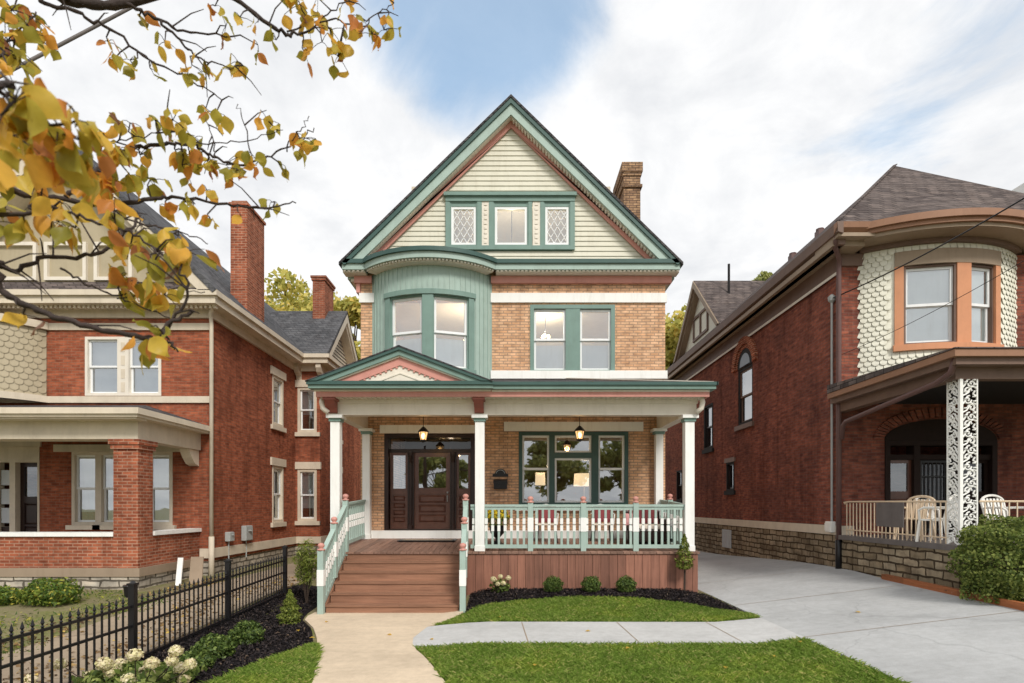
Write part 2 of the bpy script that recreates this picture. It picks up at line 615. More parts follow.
def wall_holes(mb, T, u0, u1, z0, z1, holes, t=.3):
    """flat wall in local (u, depth, z) with rectangular openings and their reveals"""
    us = sorted({u0, u1, *[h[0] for h in holes], *[h[1] for h in holes]})
    zs = sorted({z0, z1, *[h[2] for h in holes], *[h[3] for h in holes]})
    us = [u for u in us if u0 - 1e-6 <= u <= u1 + 1e-6]
    zs = [z for z in zs if z0 - 1e-6 <= z <= z1 + 1e-6]
    def solid(i, j):
        if i < 0 or j < 0 or i >= len(us) - 1 or j >= len(zs) - 1:
            return False
        um, zm = (us[i] + us[i + 1]) / 2, (zs[j] + zs[j + 1]) / 2
        return not any(h[0] < um < h[1] and h[2] < zm < h[3] for h in holes)
    old, mb.T = mb.T, T
    for i in range(len(us) - 1):
        for j in range(len(zs) - 1):
            if not solid(i, j):
                continue
            a, b, c, d = us[i], us[i + 1], zs[j], zs[j + 1]
            mb.poly([(a, 0, c), (b, 0, c), (b, 0, d), (a, 0, d)])
            mb.poly([(b, t, c), (a, t, c), (a, t, d), (b, t, d)])
            if not solid(i - 1, j):
                mb.poly([(a, t, c), (a, 0, c), (a, 0, d), (a, t, d)])
            if not solid(i + 1, j):
                mb.poly([(b, 0, c), (b, t, c), (b, t, d), (b, 0, d)])
            if not solid(i, j - 1):
                mb.poly([(a, t, c), (b, t, c), (b, 0, c), (a, 0, c)])
            if not solid(i, j + 1):
                mb.poly([(a, 0, d), (b, 0, d), (b, t, d), (a, t, d)])
    mb.T = old


def frontT(Y):
    return Matrix.Translation((0, Y, 0))


def rightT(X):      # wall facing +X, u = world Y
    return Matrix(((0, -1, 0, X), (1, 0, 0, 0), (0, 0, 1, 0), (0, 0, 0, 1)))


def leftT(X):       # wall facing -X, u = -world Y
    return Matrix(((0, 1, 0, X), (-1, 0, 0, 0), (0, 0, 1, 0), (0, 0, 0, 1)))


def window(root, T, u0, u1, z0, z1, cas, sash='window_white', glass='glass', cw=.09, d0=-.02, d=.14, rail=True, sw=.05, wb=None,
           blind=None, blind_to=0., sill=None, lintel=None, lat=False, label=None):
    w = MB(T).ring(u0, u1, z0, z1, cw, d0, d, wb).build('window', cas, root)
    if label:
        w['label'] = label
    a, b, c, e = u0 + cw, u1 - cw, z0 + (cw if wb is None else wb), z1 - cw
    s = MB(T)
    if rail:
        m = (c + e) / 2
        s.ring(a, b, m - .02, e, sw, .05, .09)
        s.ring(a, b, c, m + .02, sw, .092, .13)
        s.build('sash', sash, w)
        p = MB(T).poly([(a + sw, .07, m), (b - sw, .07, m), (b - sw, .07, e - sw), (a + sw, .07, e - sw)])
        p.poly([(a + sw, .11, c + sw), (b - sw, .11, c + sw), (b - sw, .11, m), (a + sw, .11, m)])
        p.build('pane', glass, w, fix=False)
    else:
        s.ring(a, b, c, e, sw, .05, .1)
        s.build('sash', sash, w)
        MB(T).poly([(a + sw, .08, c + sw), (b - sw, .08, c + sw), (b - sw, .08, e - sw), (a + sw, .08, e - sw)]).build('pane', glass, w, fix=False)
    if lat:
        x0, x1, y0, y1 = a + sw, b - sw, c + sw, e - sw
        g = MB(T)
        st = .2
        for sgn in (1, -1):
            k = -12
            while k < 14:
                # diagonal u = x0 + k*st + sgn*(z-y0)*0.62, clipped
                pts = []
                for q in np.linspace(y0, y1, 60):
                    u = x0 + k * st + sgn * (q - y0) * .62
                    if x0 < u < x1:
                        pts.append((u, q))
                if len(pts) > 2:
                    g.bar((pts[0][0], .07, pts[0][1]), (pts[-1][0], .07, pts[-1][1]), .014, .014)
                k += 1
        g.build('lattice', sash, w)
    if blind:
        MB(T).box(a, b, d + .03, d + .045, c + blind_to * (e - c), e).build('blind', blind, w)
    if sill:
        h, o, pr, m_ = sill
        MB(T).box(u0 - o, u1 + o, -pr, .05, z0 - h, z0 - .002).build('sill', m_, w)
    if lintel:
        h, o, pr, m_ = lintel
        MB(T).box(u0 - o, u1 + o, -pr, .05, z1 + .002, z1 + h).build('lintel', m_, w)
    return w


# ------------------------------------------------------------------ ground
def sm(a, b, x):
    t = min(1, max(0, (x - a) / (b - a)))
    return t * t * (3 - 2 * t)


def gz(x, y):
    zl = .02 + .2 * sm(7.5, 12.5, y)                                  # neighbour's side, left of the fence
    zc = .0 + .12 * sm(10.9, 13, y)                                   # walk and steps
    zr = .03 + .03 * sm(6, 9.6, y) + .2 * sm(9.7, 12.0, y)            # lawn up to the porch
    zd = .13 + .12 * (max(4.2, min(x, 7.8)) - 4.2) - .40 * sm(13, 24, y) * sm(4.2, 7.8, x)
    a = sm(-5.2, -4.4, x)
    b = sm(-1.3, -.4, x)
    c = sm(3.4, 4.3, x)
    z = zl * (1 - a) + zc * a
    z = z * (1 - b) + zr * b
    z = z * (1 - c) + zd * c
    return z - .5 * sm(5.2, 3.0, y)


def drape(name, L, Rt, mat, dz, th=.06, nu=14, seg=.35, kind='structure'):
    """sheet between two polylines (same y order), laid on the ground"""
    def resample(P, n):
        P = [Vector((p[0], p[1])) for p in P]
        ds = [0]
        for i in range(len(P) - 1):
            ds.append(ds[-1] + (P[i + 1] - P[i]).length)
        out = []
        for k in range(n):
            s = ds[-1] * k / (n - 1)
            i = max(j for j in range(len(P)) if ds[j] <= s + 1e-9)
            i = min(i, len(P) - 2)
            t = (s - ds[i]) / max(1e-9, ds[i + 1] - ds[i])
            out.append(P[i].lerp(P[i + 1], t))
        return out
    ln = max(sum((Vector(P[i + 1]) - Vector(P[i])).length for i in range(len(P) - 1)) for P in (L, Rt))
    n = max(3, int(ln / seg))
    A, B = resample(L, n), resample(Rt, n)
    mb = MB()
    vs, fs = [], []
    for i in range(n):
        for j in range(nu + 1):
            p = A[i].lerp(B[i], j / nu)
            vs.append((p.x, p.y, gz(p.x, p.y) + dz))
    w = nu + 1
    for i in range(n - 1):
        for j in range(nu):
            fs.append((i * w + j, i * w + j + 1, (i + 1) * w + j + 1, (i + 1) * w + j))
    edge = [j for j in range(w)] + [i * w + nu for i in range(1, n)] + [(n - 1) * w + j for j in range(nu - 1, -1, -1)] + [i * w for i in range(n - 2, 0, -1)]
    o = len(vs)
    for e in edge:
        vs.append((vs[e][0], vs[e][1], vs[e][2] - th))
    m = len(edge)
    for k in range(m):
        fs.append((edge[k], o + k, o + (k + 1) % m, edge[(k + 1) % m]))
    mb.add(vs, fs)
    ob = mb.build(name, mat)
    for p in ob.data.polygons:
        if abs(p.normal.z) > .5 and p.normal.z < 0:
            p.flip()
    ob['kind'] = kind
    return ob


def build_ground():
    xs = sorted(set([-400, -150, -60, -30, -20] + list(np.arange(-16, 20.1, .4)) + [25, 40, 80, 150, 400]))
    ys = sorted(set([-300, -100, -40, -20, -10, -4, 0] + list(np.arange(1, 30, .4)) + [34, 45, 70, 120, 250, 500]))
    vs = [(x, y, gz(min(max(x, -16), 20), y)) for y in ys for x in xs]
    w = len(xs)
    fs = [(i * w + j, i * w + j + 1, (i + 1) * w + j + 1, (i + 1) * w + j) for i in range(len(ys) - 1) for j in range(w - 1)]
    MB().add(vs, fs).build('ground', 'dry_ground', fix=False)['kind'] = 'structure'


build_ground()
WALK_L = [(-2.0, 2.5), (-2.05, 5.5), (-2.29, 6.6), (-2.65, 7.84), (-3.0, 8.8), (-3.3, 9.5), (-3.74, 10.25), (-3.72, 10.85)]
WALK_R = [(-.35, 2.5), (-.45, 5.5), (-.79, 6.6), (-1.14, 7.59), (-1.42, 8.2), (-1.5, 8.72), (-1.38, 9.66), (-.95, 10.2), (-.85, 10.85)]
tag(drape('walkway', WALK_L, WALK_R, 'walk_tan', .035), 'curving tan concrete front walk leading to the steps')
drape('cross_walk', [(-1.52, 8.25), (-1.2, 8.22), (4.22, 8.2)], [(-1.47, 9.5), (-1.2, 9.66), (4.22, 9.62)], 'walk_grey', .032, nu=5)
drape('driveway', [(4.22, 1), (4.22, 30)], [(7.35, 1), (7.35, 7.0), (7.5, 9), (7.6, 11.5), (7.78, 13.2), (7.78, 30)], 'drive', .03, seg=.5)
# tooled joints in the concrete, thin dark inlays a few millimetres proud
jt = MB()
for x in (0.25, 1.85, 3.35):
    for k in range(5):
        y = 8.24 + k * .27
        z0, z1 = gz(x, y) + .036, gz(x, y + .27) + .036
        jt.add([(x - .008 + (y - 8.2) * -.05, y, z0), (x + .008 + (y - 8.2) * -.05, y, z0), (x + .008 + (y - 7.93) * -.05, y + .27, z1), (x - .008 + (y - 7.93) * -.05, y + .27, z1)], [(0, 1, 2, 3)])
for y in (5.6, 8.2, 10.8, 13.6, 17):
    for k in range(12):
        x0, x1 = 4.24 + k * .27, 4.24 + (k + 1) * .27
        jt.add([(x0, y, gz(x0, y) + .034), (x1, y, gz(x1, y) + .034), (x1, y + .014, gz(x1, y) + .034), (x0, y + .014, gz(x0, y) + .034)], [(0, 1, 2, 3)])
jt.build('pavement_joints', 'taupe', fix=False)['kind'] = 'structure'

LAWNS = {
    'upper': ([(-1.32, 9.72), (4.2, 9.68)], [(-.9, 10.25), (-.55, 10.75), (.2, 11.12), (1.2, 11.3), (2.4, 11.25), (3.3, 10.95), (4.2, 10.0)]),
    'lower': ([(-.5, 4.2), (4.2, 4.2)], [(-1.42, 8.17), (4.2, 8.14)]),
    'left': ([(-3.75, 4.2), (-2.1, 4.2)], [(-3.4, 8.2), (-2.72, 7.7)]),
}
LAWNS['lower'] = ([(-.42, 4.2), (-.45, 5.5), (-.77, 6.6), (-1.1, 7.59), (-1.38, 8.18)], [(4.2, 4.2), (4.2, 5.5), (4.2, 6.6), (4.2, 7.5), (4.2, 8.16)])
LAWNS['left'] = ([(-3.7, 4.2), (-3.55, 6.2), (-3.3, 7.1), (-2.95, 8.0), (-2.9, 8.25)], [(-2.06, 4.2), (-2.07, 5.5), (-2.31, 6.6), (-2.66, 7.8), (-2.85, 8.3)])
for k, (a, b) in LAWNS.items():
    tag(drape('lawn', a, b, 'lawn_soil', .012, .03), {'upper': 'mounded strip of lawn below the porch', 'lower': 'front lawn below the cross walk', 'left': 'small lawn left of the front walk'}[k])
tag(drape('mulch_bed', [(-.85, 10.3), (-.5, 10.78), (.2, 11.14), (1.2, 11.32), (2.4, 11.27), (3.3, 10.97), (4.2, 10.02)],
      [(-.85, 12.2), (-.5, 12.2), (.2, 12.2), (1.2, 12.2), (2.4, 12.2), (3.6, 12.2), (4.2, 12.2)], 'mulch', .016, .03), 'black mulch bed along the wooden porch skirt')
tag(drape('mulch_bed', [(-4.98, 4.2), (-4.98, 13.5)], [(-3.72, 4.2), (-3.57, 6.2), (-3.32, 7.1), (-2.97, 8.0), (-2.95, 8.5), (-3.3, 9.45), (-3.76, 10.25), (-3.9, 11), (-3.9, 13.5)], 'mulch', .014, .03), 'black mulch bed along the iron fence')
tag(drape('neighbour_path', [(-6.9, 5), (-6.9, 14.6), (-6.9, 22)], [(-5.05, 5), (-5.05, 14.6), (-5.3, 22)], 'old_path', .02, .05), 'worn concrete side path beyond the fence')


def inside(L, Rt, n):
    """random points on the sheet between two polylines"""
    def samp(P, t):
        P = [Vector((p[0], p[1])) for p in P]
        ds = [0]
        for i in range(len(P) - 1):
            ds.append(ds[-1] + (P[i + 1] - P[i]).length)
        s = t * ds[-1]
        i = min(max(j for j in range(len(P)) if ds[j] <= s + 1e-9), len(P) - 2)
        return P[i].lerp(P[i + 1], (s - ds[i]) / max(1e-9, ds[i + 1] - ds[i]))
    out = np.empty((n, 3))
    for k in range(n):
        p = samp(L, rng.random()).lerp(samp(Rt, 0), 0)
        t = rng.random()
        p = samp(L, t).lerp(samp(Rt, t), rng.random())
        out[k] = (p.x, p.y, gz(p.x, p.y))
    return out


def grass_on(name, L, Rt, n, h, label, ymin=None):
    p = inside(L, Rt, n)
    if ymin is not None:
        p = p[p[:, 1] > ymin]
    n = len(p)
    p[:, 2] += .012
    ang = rng.uniform(0, 2 * math.pi, n)
    wd = np.stack([np.cos(ang), np.sin(ang), np.zeros(n)], 1)
    p[:, :2] += rng.normal(size=(n, 2)) * .018
    patch = .75 + .5 * (np.sin(p[:, 0] * 2.1 + 1) * np.sin(p[:, 1] * 2.7) * .5 + .5)
    hh = h * rng.uniform(.35, 1.45, (n, 1)) * patch[:, None]
    lean = rng.normal(size=(n, 3)) * .5
    lean[:, 2] = 1
    lean /= np.linalg.norm(lean, axis=1, keepdims=True)
    w = rng.uniform(.0025, .005, (n, 1))
    droop = lean.copy()
    droop[:, :2] *= 2.2
    v = np.stack([p - wd * w, p + wd * w, p + lean * hh * .6 + wd * w * .7, p + droop * hh], 1).reshape(-1, 3)
    return tag(quick(v, 4, name, 'grass'), label, 'grass', kind='stuff')


grass_on('grass', *LAWNS['upper'], 42000, .05, 'trimmed green grass on the mounded lawn below the porch')
grass_on('grass', *LAWNS['lower'], 95000, .05, 'trimmed green grass on the front lawn below the cross walk', 5.7)
grass_on('grass', *LAWNS['left'], 26000, .055, 'trimmed green grass on the small lawn left of the front walk', 5.7)


def chips(L, Rt, n, label, clip=None):
    p = inside(L, Rt, n)
    p[:, 2] += .02 + rng.uniform(0, .03, n)
    o = leaves(p, .055, 'mulch_chips', 'mulch_chip', aspect=.35, outward=np.array([0, 0, 1.0]), jitter=.6)
    return tag(o, label, 'mulch', kind='stuff')


chips([(-.85, 10.3), (-.5, 10.8), (.2, 11.16), (1.2, 11.34), (2.4, 11.29), (3.3, 10.99), (4.15, 10.1)], [(-.85, 12.1)] + [(x, 12.12) for x in (-.5, .2, 1.2, 2.4, 3.6, 4.15)], 9000, 'black mulch chips below the porch skirt')
chips([(-4.95, 5.5), (-4.95, 13)], [(-3.75, 5.5), (-3.4, 6.9), (-3.0, 7.95), (-3.0, 8.5), (-3.35, 9.45), (-3.8, 10.25), (-3.95, 11), (-3.95, 13)], 16000, 'black mulch chips between fence and walk')

# ------------------------------------------------------------------ main house
H = thing('brick_house', 'three storey tan brick house with teal trim, tall front gable and wide porch', 'house', (0, 14.6, .2))
YW = 14.6
XL, XR = -3.85, 3.95
FT = frontT(YW)
w = MB()
e = .003
wall_holes(w, FT, XL, XR, .15, 8.1, [(-3.24 + e, -.93 - e, 1.43, 3.9 - e), (.2 + e, 3.0 - e, 2.05 + e, 3.95 - e), (.49 + e, 2.66 - e, 5.51 + e, 7.2 - e), (-3.3, -.75, 5.2, 7.35)], .3)
w.box(XL, XL + .3, YW + .3, 26, .15, 8.0)
w.box(XR - .3, XR, YW + .3, 26, .15, 8.0)
w.box(XL, XR, 26, 26.3, .15, 8.0)
w.build('wall', 'tan_brick', H)
MB().box(-.52, XR + .03, YW - .05, YW + .02, 7.25, 7.49).build('stone_band', 'white', H)
MB().box(XL - .03, -3.5, YW - .05, YW + .02, 7.25, 7.49).build('stone_band', 'white', H)
MB().box(-.52, XR + .04, YW - .07, YW + .02, 5.30, 5.505).build('stone_band', 'white', H)
MB().box(XL - .03, -3.5, YW - .06, YW + .02, 5.30, 5.505).build('stone_band', 'white', H)
MB().box(-.18, 3.38, YW - .05, YW + .02, 3.965, 4.2).build('stone_band', 'white', H)
MB().box(-3.35, -.8, YW - .05, YW + .02, 3.91, 4.12).build('stone_band', 'white', H)
MB().box(XL + .1, -.0 + .0, YW - .09, YW + .02, 1.19, 1.425).build('stone_band', 'white', H)
MB().box(0, XR - .1, YW - .07, YW + .02, 1.19, 1.425).build('stone_band', 'white', H)

# interior rooms
rm = MB()
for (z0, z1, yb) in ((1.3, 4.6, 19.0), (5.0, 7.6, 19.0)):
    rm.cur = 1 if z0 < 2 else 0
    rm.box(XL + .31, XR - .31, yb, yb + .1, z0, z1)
    rm.box(XL + .31, XR - .31, YW + .31, yb, z0 - .1, z0)
    rm.box(XL + .31, XR - .31, YW + .31, yb, z1, z1 + .1)
    rm.box(-.6, -.45, YW + .31, yb, z0, z1)
rm.cur = 0
rm.box(-2.6, 2.6, 18, 18.1, 8.0, 10.6)
rm.box(-2.6, 2.6, 14.9, 18, 10.3, 10.4)
rm.box(-3.4, 3.4, 14.9, 18, 8.02, 8.1)
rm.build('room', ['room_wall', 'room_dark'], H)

# front door group
dr = MB(FT)
dr.ring(-3.24, -.93, 1.43, 3.9, .1, -.03, .3, .03)
dr.box(-3.14, -1.03, .1, .28, 3.43, 3.52)
dr.box(-2.66, -2.5, .06, .28, 1.46, 3.43)
dr.box(-1.57, -1.41, .06, .28, 1.46, 3.43)
for x in (-2.58, -1.49):
    dr.lathe((x, .02, 1.46), [(.06, 0), (.06, .1), (.04, .12), (.04, 1.7), (.055, 1.74), (.04, 1.8), (.065, 1.9), (.065, 1.97)], 10)
dfr = dr.build('door_frame', 'dark_wood', H)
MB(FT).poly([(-3.14, .16, 3.52), (-1.03, .16, 3.52), (-1.03, .16, 3.8), (-3.14, .16, 3.8)]).build('transom', 'deep_glass', dfr, fix=False)


def panel_leaf(name, u0, u1, z0, z1, gz0, n, mat, glass, parent, T=FT, d=.14, st=.11):
    m = MB(T)
    m.ring(u0, u1, z0, z1, st, d, d + .05, .14)
    m.box(u0 + st, u1 - st, d, d + .05, gz0 - .16, gz0)
    a, b = z0 + .14, gz0 - .16
    hh = (b - a) / n
    for k in range(n):
        m.box(u0 + st, u1 - st, d + .025, d + .045, a + k * hh, a + (k + 1) * hh)
        pa, pb, pc, pd_ = u0 + st + .012, u1 - st - .012, a + k * hh + .03, a + (k + 1) * hh - .03
        e1 = min(.045, (pb - pa) * .25, (pd_ - pc) * .3)
        m.add([(pa, d + .026, pc), (pb, d + .026, pc), (pb, d + .026, pd_), (pa, d + .026, pd_),
               (pa + e1, d - .004, pc + e1), (pb - e1, d - .004, pc + e1), (pb - e1, d - .004, pd_ - e1), (pa + e1, d - .004, pd_ - e1)],
              [(4, 5, 6, 7), (0, 1, 5, 4), (1, 2, 6, 5), (2, 3, 7, 6), (3, 0, 4, 7), (3, 2, 1, 0)])
        if k:
            m.box(u0 + st, u1 - st, d, d + .025, a + k * hh - .02, a + k * hh + .02)
    o = m.build(name, mat, parent)
    MB(T).poly([(u0 + st, d + .03, gz0), (u1 - st, d + .03, gz0), (u1 - st, d + .03, z1 - st), (u0 + st, d + .03, z1 - st)]).build('pane', glass, o, fix=False)
    return o


D = panel_leaf('door', -2.5, -1.57, 1.46, 3.43, 2.52, 3, 'door_wood', 'glass', H)
hd = MB(FT)
hd.tube([(-1.64, .1, 2.32), (-1.64, .08, 2.3), (-1.64, .08, 2.18), (-1.64, .1, 2.16)], .012, 6)
hd.lathe((-1.64, .12, 2.38), [(.022, 0), (.022, .04)], 10)
hd.build('handle', 'grey_box', D)
panel_leaf('sidelight', -3.12, -2.66, 1.46, 3.43, 2.5, 4, 'door_wood', 'glass', H, st=.07)
panel_leaf('sidelight', -1.41, -1.05, 1.46, 3.43, 2.5, 4, 'door_wood', 'glass', H, st=.06)

# porch triple window
PT = 'deep_teal'
tw = MB(FT)
tw.ring(.2, 3.0, 2.05, 3.95, .09, -.03, .16)
tw.box(.98, 1.12, -.015, .16, 2.14, 3.86)
tw.box(2.06, 2.24, -.015, .16, 2.14, 3.86)
tw.box(1.12, 2.06, -.02, .15, 3.28, 3.42)
TW = tw.build('window', 'deep_teal', H)
TW['label'] = 'triple teal framed porch window with a wide centre light'
for (a, b, c, d_) in ((.29, .98, 2.14, 3.86), (2.24, 2.91, 2.14, 3.86)):
    m = (c + d_) / 2
    MB(FT).ring(a, b, m - .02, d_, .05, .04, .08).ring(a, b, c, m + .02, .05, .082, .12).build('sash', 'window_white', TW)
    MB(FT).poly([(a, .06, m), (b, .06, m), (b, .06, d_), (a, .06, d_)]).poly([(a, .1, c), (b, .1, c), (b, .1, m), (a, .1, m)]).build('pane', 'glass', TW, fix=False)
for (a, b, c, d_) in ((1.12, 2.06, 2.14, 3.28), (1.12, 2.06, 3.42, 3.86)):
    MB(FT).ring(a, b, c, d_, .05, .04, .1).build('sash', 'window_white', TW)
    MB(FT).poly([(a, .07, c), (b, .07, c), (b, .07, d_), (a, .07, d_)]).build('pane', 'glass', TW, fix=False)
MB(FT).box(.1, 3.1, -.1, .05, 1.93, 2.047).build('sill', 'white', TW)

# second floor pair
dw = MB(FT)
dw.ring(.49, 2.66, 5.512, 7.2, .1, -.03, .16, .02)
dw.box(1.4, 1.77, -.02, .16, 5.53, 7.1)
DW = dw.build('window', 'mid_teal', H)
DW['label'] = 'pair of sash windows in teal frames beside the curved bay'
for (a, b) in ((.59, 1.4), (1.77, 2.56)):
    c, d_ = 5.54, 7.09
    m = (c + d_) / 2
    MB(FT).ring(a, b, m - .02, d_, .055, .04, .08).ring(a, b, c, m + .02, .055, .082, .12).build('sash', 'window_white', DW)
    MB(FT).poly([(a, .06, m), (b, .06, m), (b, .06, d_), (a, .06, d_)]).poly([(a, .1, c), (b, .1, c), (b, .1, m), (a, .1, m)]).build('pane', 'glass', DW, fix=False)
    MB(FT).box(a, b, .2, .21, c, m - .1).build('insect_screen', 'blind', DW)  # plain grey sheet standing for the insect screen of the lower sash

# curved bay
BC, BR = (-2.02, 15.75), 1.9
A0 = math.asin(1.51 / 1.9)
bay = MB()
bay.arc(BC, BR - .12, BR, 7.25, 7.95, -A0, A0, 40)
bay.arc(BC, BR - .12, BR, 4.7, 5.4, -A0, A0, 40)
bay.arc(BC, BR - .12, BR, 5.4, 7.25, -A0, -R(33), 8)
bay.arc(BC, BR - .12, BR, 5.4, 7.25, R(33), A0, 8)
nb = 26
for k in range(nb + 1):
    a = -A0 + 2 * A0 * k / nb
    da = .011
    bay.arc(BC, BR - .02, BR + .02, 7.26, 7.95, a - da / 2, a + da / 2, 1)
    bay.arc(BC, BR - .02, BR + .02, 4.7, 5.39, a - da / 2, a + da / 2, 1)
    if abs(a) > R(34):
        bay.arc(BC, BR - .02, BR + .02, 5.39, 7.26, a - da / 2, a + da / 2, 1)
BAY = bay.build('bay', 'teal', H)
bt = MB()
bt.arc(BC, BR - .1, BR + .06, 7.2, 7.32, -R(36), R(36), 24)
bt.arc(BC, BR - .1, BR + .08, 5.33, 5.42, -R(36), R(36), 24)
bt.arc(BC, BR - .1, BR + .035, 5.42, 7.2, -R(35), -R(30.5), 2)
bt.arc(BC, BR - .1, BR + .035, 5.42, 7.2, R(30.5), R(35), 2)
bt.arc(BC, BR - .14, BR + .035, 5.42, 7.2, -R(4), R(4), 3)
bt.build('bay_trim', 'mid_teal', BAY)
for sgn in (-1, 1):
    a = sgn * R(17.2)
    T = Matrix.Translation((BC[0], BC[1], 0)) @ Matrix.Rotation(a, 4, 'Z') @ Matrix.Translation((0, -(BR * math.cos(R(13.4)) - .01), 0))
    hw = BR * math.sin(R(13.6))
    wn = window(H, T, -hw, hw, 5.42, 7.2, 'mid_teal', cw=.035, d0=-.0, d=.12, sw=.06)
    wn['label'] = 'left sash window of the curved bay' if sgn < 0 else 'right sash window of the curved bay'
    MB(T).box(-hw + .05, hw - .05, .2, .21, 5.46, 6.2).build('insect_screen', 'blind', wn)  # grey sheet standing for the bay window's insect screen

# cornice at eave level
A1 = R(47)
co = MB()
def cornice_run(x0, x1):
    co.cur = 0
    co.box(x0, x1, 14.22, YW + .02, 7.955, 8.1)
    co.cur = 1
    co.box(x0, x1, 14.17, 14.26, 8.1, 8.2)
    co.cur = 2
    co.box(x0, x1, 14.3, YW - .01, 7.91, 7.953)
    n = int((x1 - x0) / .1)
    for k in range(n):
        x = x0 + (k + .5) * (x1 - x0) / n
        co.box(x - .03, x + .03, 14.25, 14.299, 7.92, 7.953)
cornice_run(-4.22, -3.66)
cornice_run(-.38, 4.22)
co.cur = 0
co.arc(BC, 1.7, 2.24, 7.955, 8.1, -A1, A1, 36)
co.cur = 1
co.arc(BC, 2.2, 2.3, 8.1, 8.2, -A1 * 1.01, A1 * 1.01, 36)
co.cur = 2
co.arc(BC, 1.7, 2.13, 7.905, 7.953, -A1, A1, 36)
for k in range(40):
    a = -A1 + 2 * A1 * (k + .5) / 40
    co.arc(BC, 2.13, 2.19, 7.915, 7.953, a - .012, a + .012, 1)
co.cur = 1   # little roofs on the cornice
co.prism([(14.24, 8.195), (YW, 8.24), (YW, 8.15), (14.24, 8.15)], 'x', -4.1, 4.1)
co.arc(BC, 1.2, 2.2, 8.15, 8.225, -A1, A1, 36)
co.cur = 3
co.box(-.51, XR + .14, YW - .1, YW + .02, 7.73, 7.908)
co.box(XL - .14, -3.55, YW - .1, YW + .02, 7.73, 7.908)
co.box(XL - .1, XL - .005, YW - .06, YW + .3, 7.5, 7.73)
for sx in (-1, 1):
    co.cur = 0
    xs = sorted((sx * 4.19, sx * 3.6 + .05))
    co.box(xs[0], xs[1], YW + .02, 26.3, 7.87, 8.06)
    co.cur = 2
    xs = sorted((sx * 4.1, sx * 3.7))
    co.box(xs[0], xs[1], YW - .0, 26.2, 7.8, 7.868)
co.build('cornice', ['teal', 'deep_teal', 'cream', 'pink'], H)

# main roof and gable
AX, AZ, SL = 0.0, 12.25, (12.25 - 8.12) / 4.24
def chev(v0, v1, xe, clipz=None):
    up = [(-xe, AZ - v0 - SL * xe), (AX, AZ - v0), (xe, AZ - v0 - SL * xe)]
    dn = [(xe, AZ - v1 - SL * xe), (AX, AZ - v1), (-xe, AZ - v1 - SL * xe)]
    return up + dn
def chevhalf(mb, v0, v1, xe, y0, y1, xe1=None):
    for s in (-1, 1):
        xe1_ = xe if xe1 is None else xe1
        p = [(0, AZ - v0), (s * xe, AZ - v0 - SL * xe), (s * xe1_, AZ - v1 - SL * xe1_), (0, AZ - v1)]
        mb.prism(p, 'y', y0, y1)
rf = MB()
for s in (-1, 1):
    rf.prism([(0, AZ + .03), (s * 4.28, AZ + .03 - SL * 4.28), (s * 4.28, AZ - .04 - SL * 4.28), (0, AZ - .04)], 'y', 14.15, 26.5)
ROOF = rf.build('roof', 'shingle', H)
rk = MB()
def rake(v0, v1, xe, y0, y1, zb):
    for s_ in (-1, 1):
        xb = (AZ - v1 - zb) / SL
        rk.prism([(0, AZ - v0), (s_ * xe, AZ - v0 - SL * xe), (s_ * xe, zb), (s_ * xb, zb), (0, AZ - v1)], 'y', y0, y1)
rk.cur = 1
rake(.042, .17, 4.18, 14.17, 14.215, 8.06)
rk.cur = 0
rake(.17, .43, 4.05, 14.216, 14.27, 8.06)
rk.cur = 2
rake(.37, .43, 3.8, 14.271, 14.45, 8.12)
for s_ in (-1, 1):
    for k in range(50):
        x = s_ * (.06 + k * .075)
        z = AZ - .43 - SL * abs(x)
        rk.add([(x - .018, 14.29, z), (x + .018, 14.29, z - s_ * SL * .036), (x + .018, 14.43, z - s_ * SL * .036), (x - .018, 14.43, z),
                (x - .018, 14.29, z - .025), (x + .018, 14.29, z - s_ * SL * .036 - .025), (x + .018, 14.43, z - s_ * SL * .036 - .025), (x - .018, 14.43, z - .025)],
               [(0, 1, 2, 3), (4, 5, 6, 7), (0, 1, 5, 4), (1, 2, 6, 5), (2, 3, 7, 6), (3, 0, 4, 7)])
rk.cur = 3
rake(.405, .60, 3.9, 14.451, 14.495, 8.18)
rk.build('rake_trim', ['teal', 'deep_teal', 'cream', 'pink'], ROOF)
gb = MB()
z = 8.16
dzc = .128
while z < 11.66:
    z1 = min(z + dzc, 11.68)
    hw0, hw1 = (AZ - .56 - z) / SL, (AZ - .56 - z1) / SL
    segs = [(-hw0, hw0, -hw1, hw1)]
    if z1 > 8.62 and z < 9.95:
        segs = [(-hw0, -1.6, -hw1, -1.6), (1.56, hw0, 1.56, hw1)]
    for (a, b, c, d_) in segs:
        y0, y1 = 14.508, 14.53
        gb.add([(a, y0, z), (b, y0, z), (d_, y1, z1), (c, y1, z1), (a, 14.56, z), (b, 14.56, z), (d_, 14.56, z1), (c, 14.56, z1)],
               [(0, 1, 2, 3), (0, 4, 5, 1), (4, 7, 6, 5), (0, 3, 7, 4), (1, 5, 6, 2)])
    z = z1
gb.build('gable_siding', 'pale_siding', H)
gwb = MB()
wall_holes(gwb, frontT(14.565), -2.4, 2.4, 8.1, 10.2, [(-1.55, 1.5, 8.68, 9.85)], .15)
gwb.prism([(-3.8, 8.0), (-2.4, 8.0), (-2.4, 9.2)], 'y', 14.565, 14.7)
gwb.prism([(3.8, 8.0), (2.4, 8.0), (2.4, 9.2)], 'y', 14.565, 14.7)
gwb.prism([(-1.7, 10.2), (1.7, 10.2), (0, 11.6)], 'y', 14.565, 14.7)
gwb.build('gable_wall', 'pale_siding', H)
GT = frontT(14.5)
gw = MB(GT)
gw.cur = 0
gw.box(-1.7, 1.66, -.12, .06, 9.9, 9.985)
gw.box(-1.66, 1.62, -.06, .06, 9.78, 9.9)
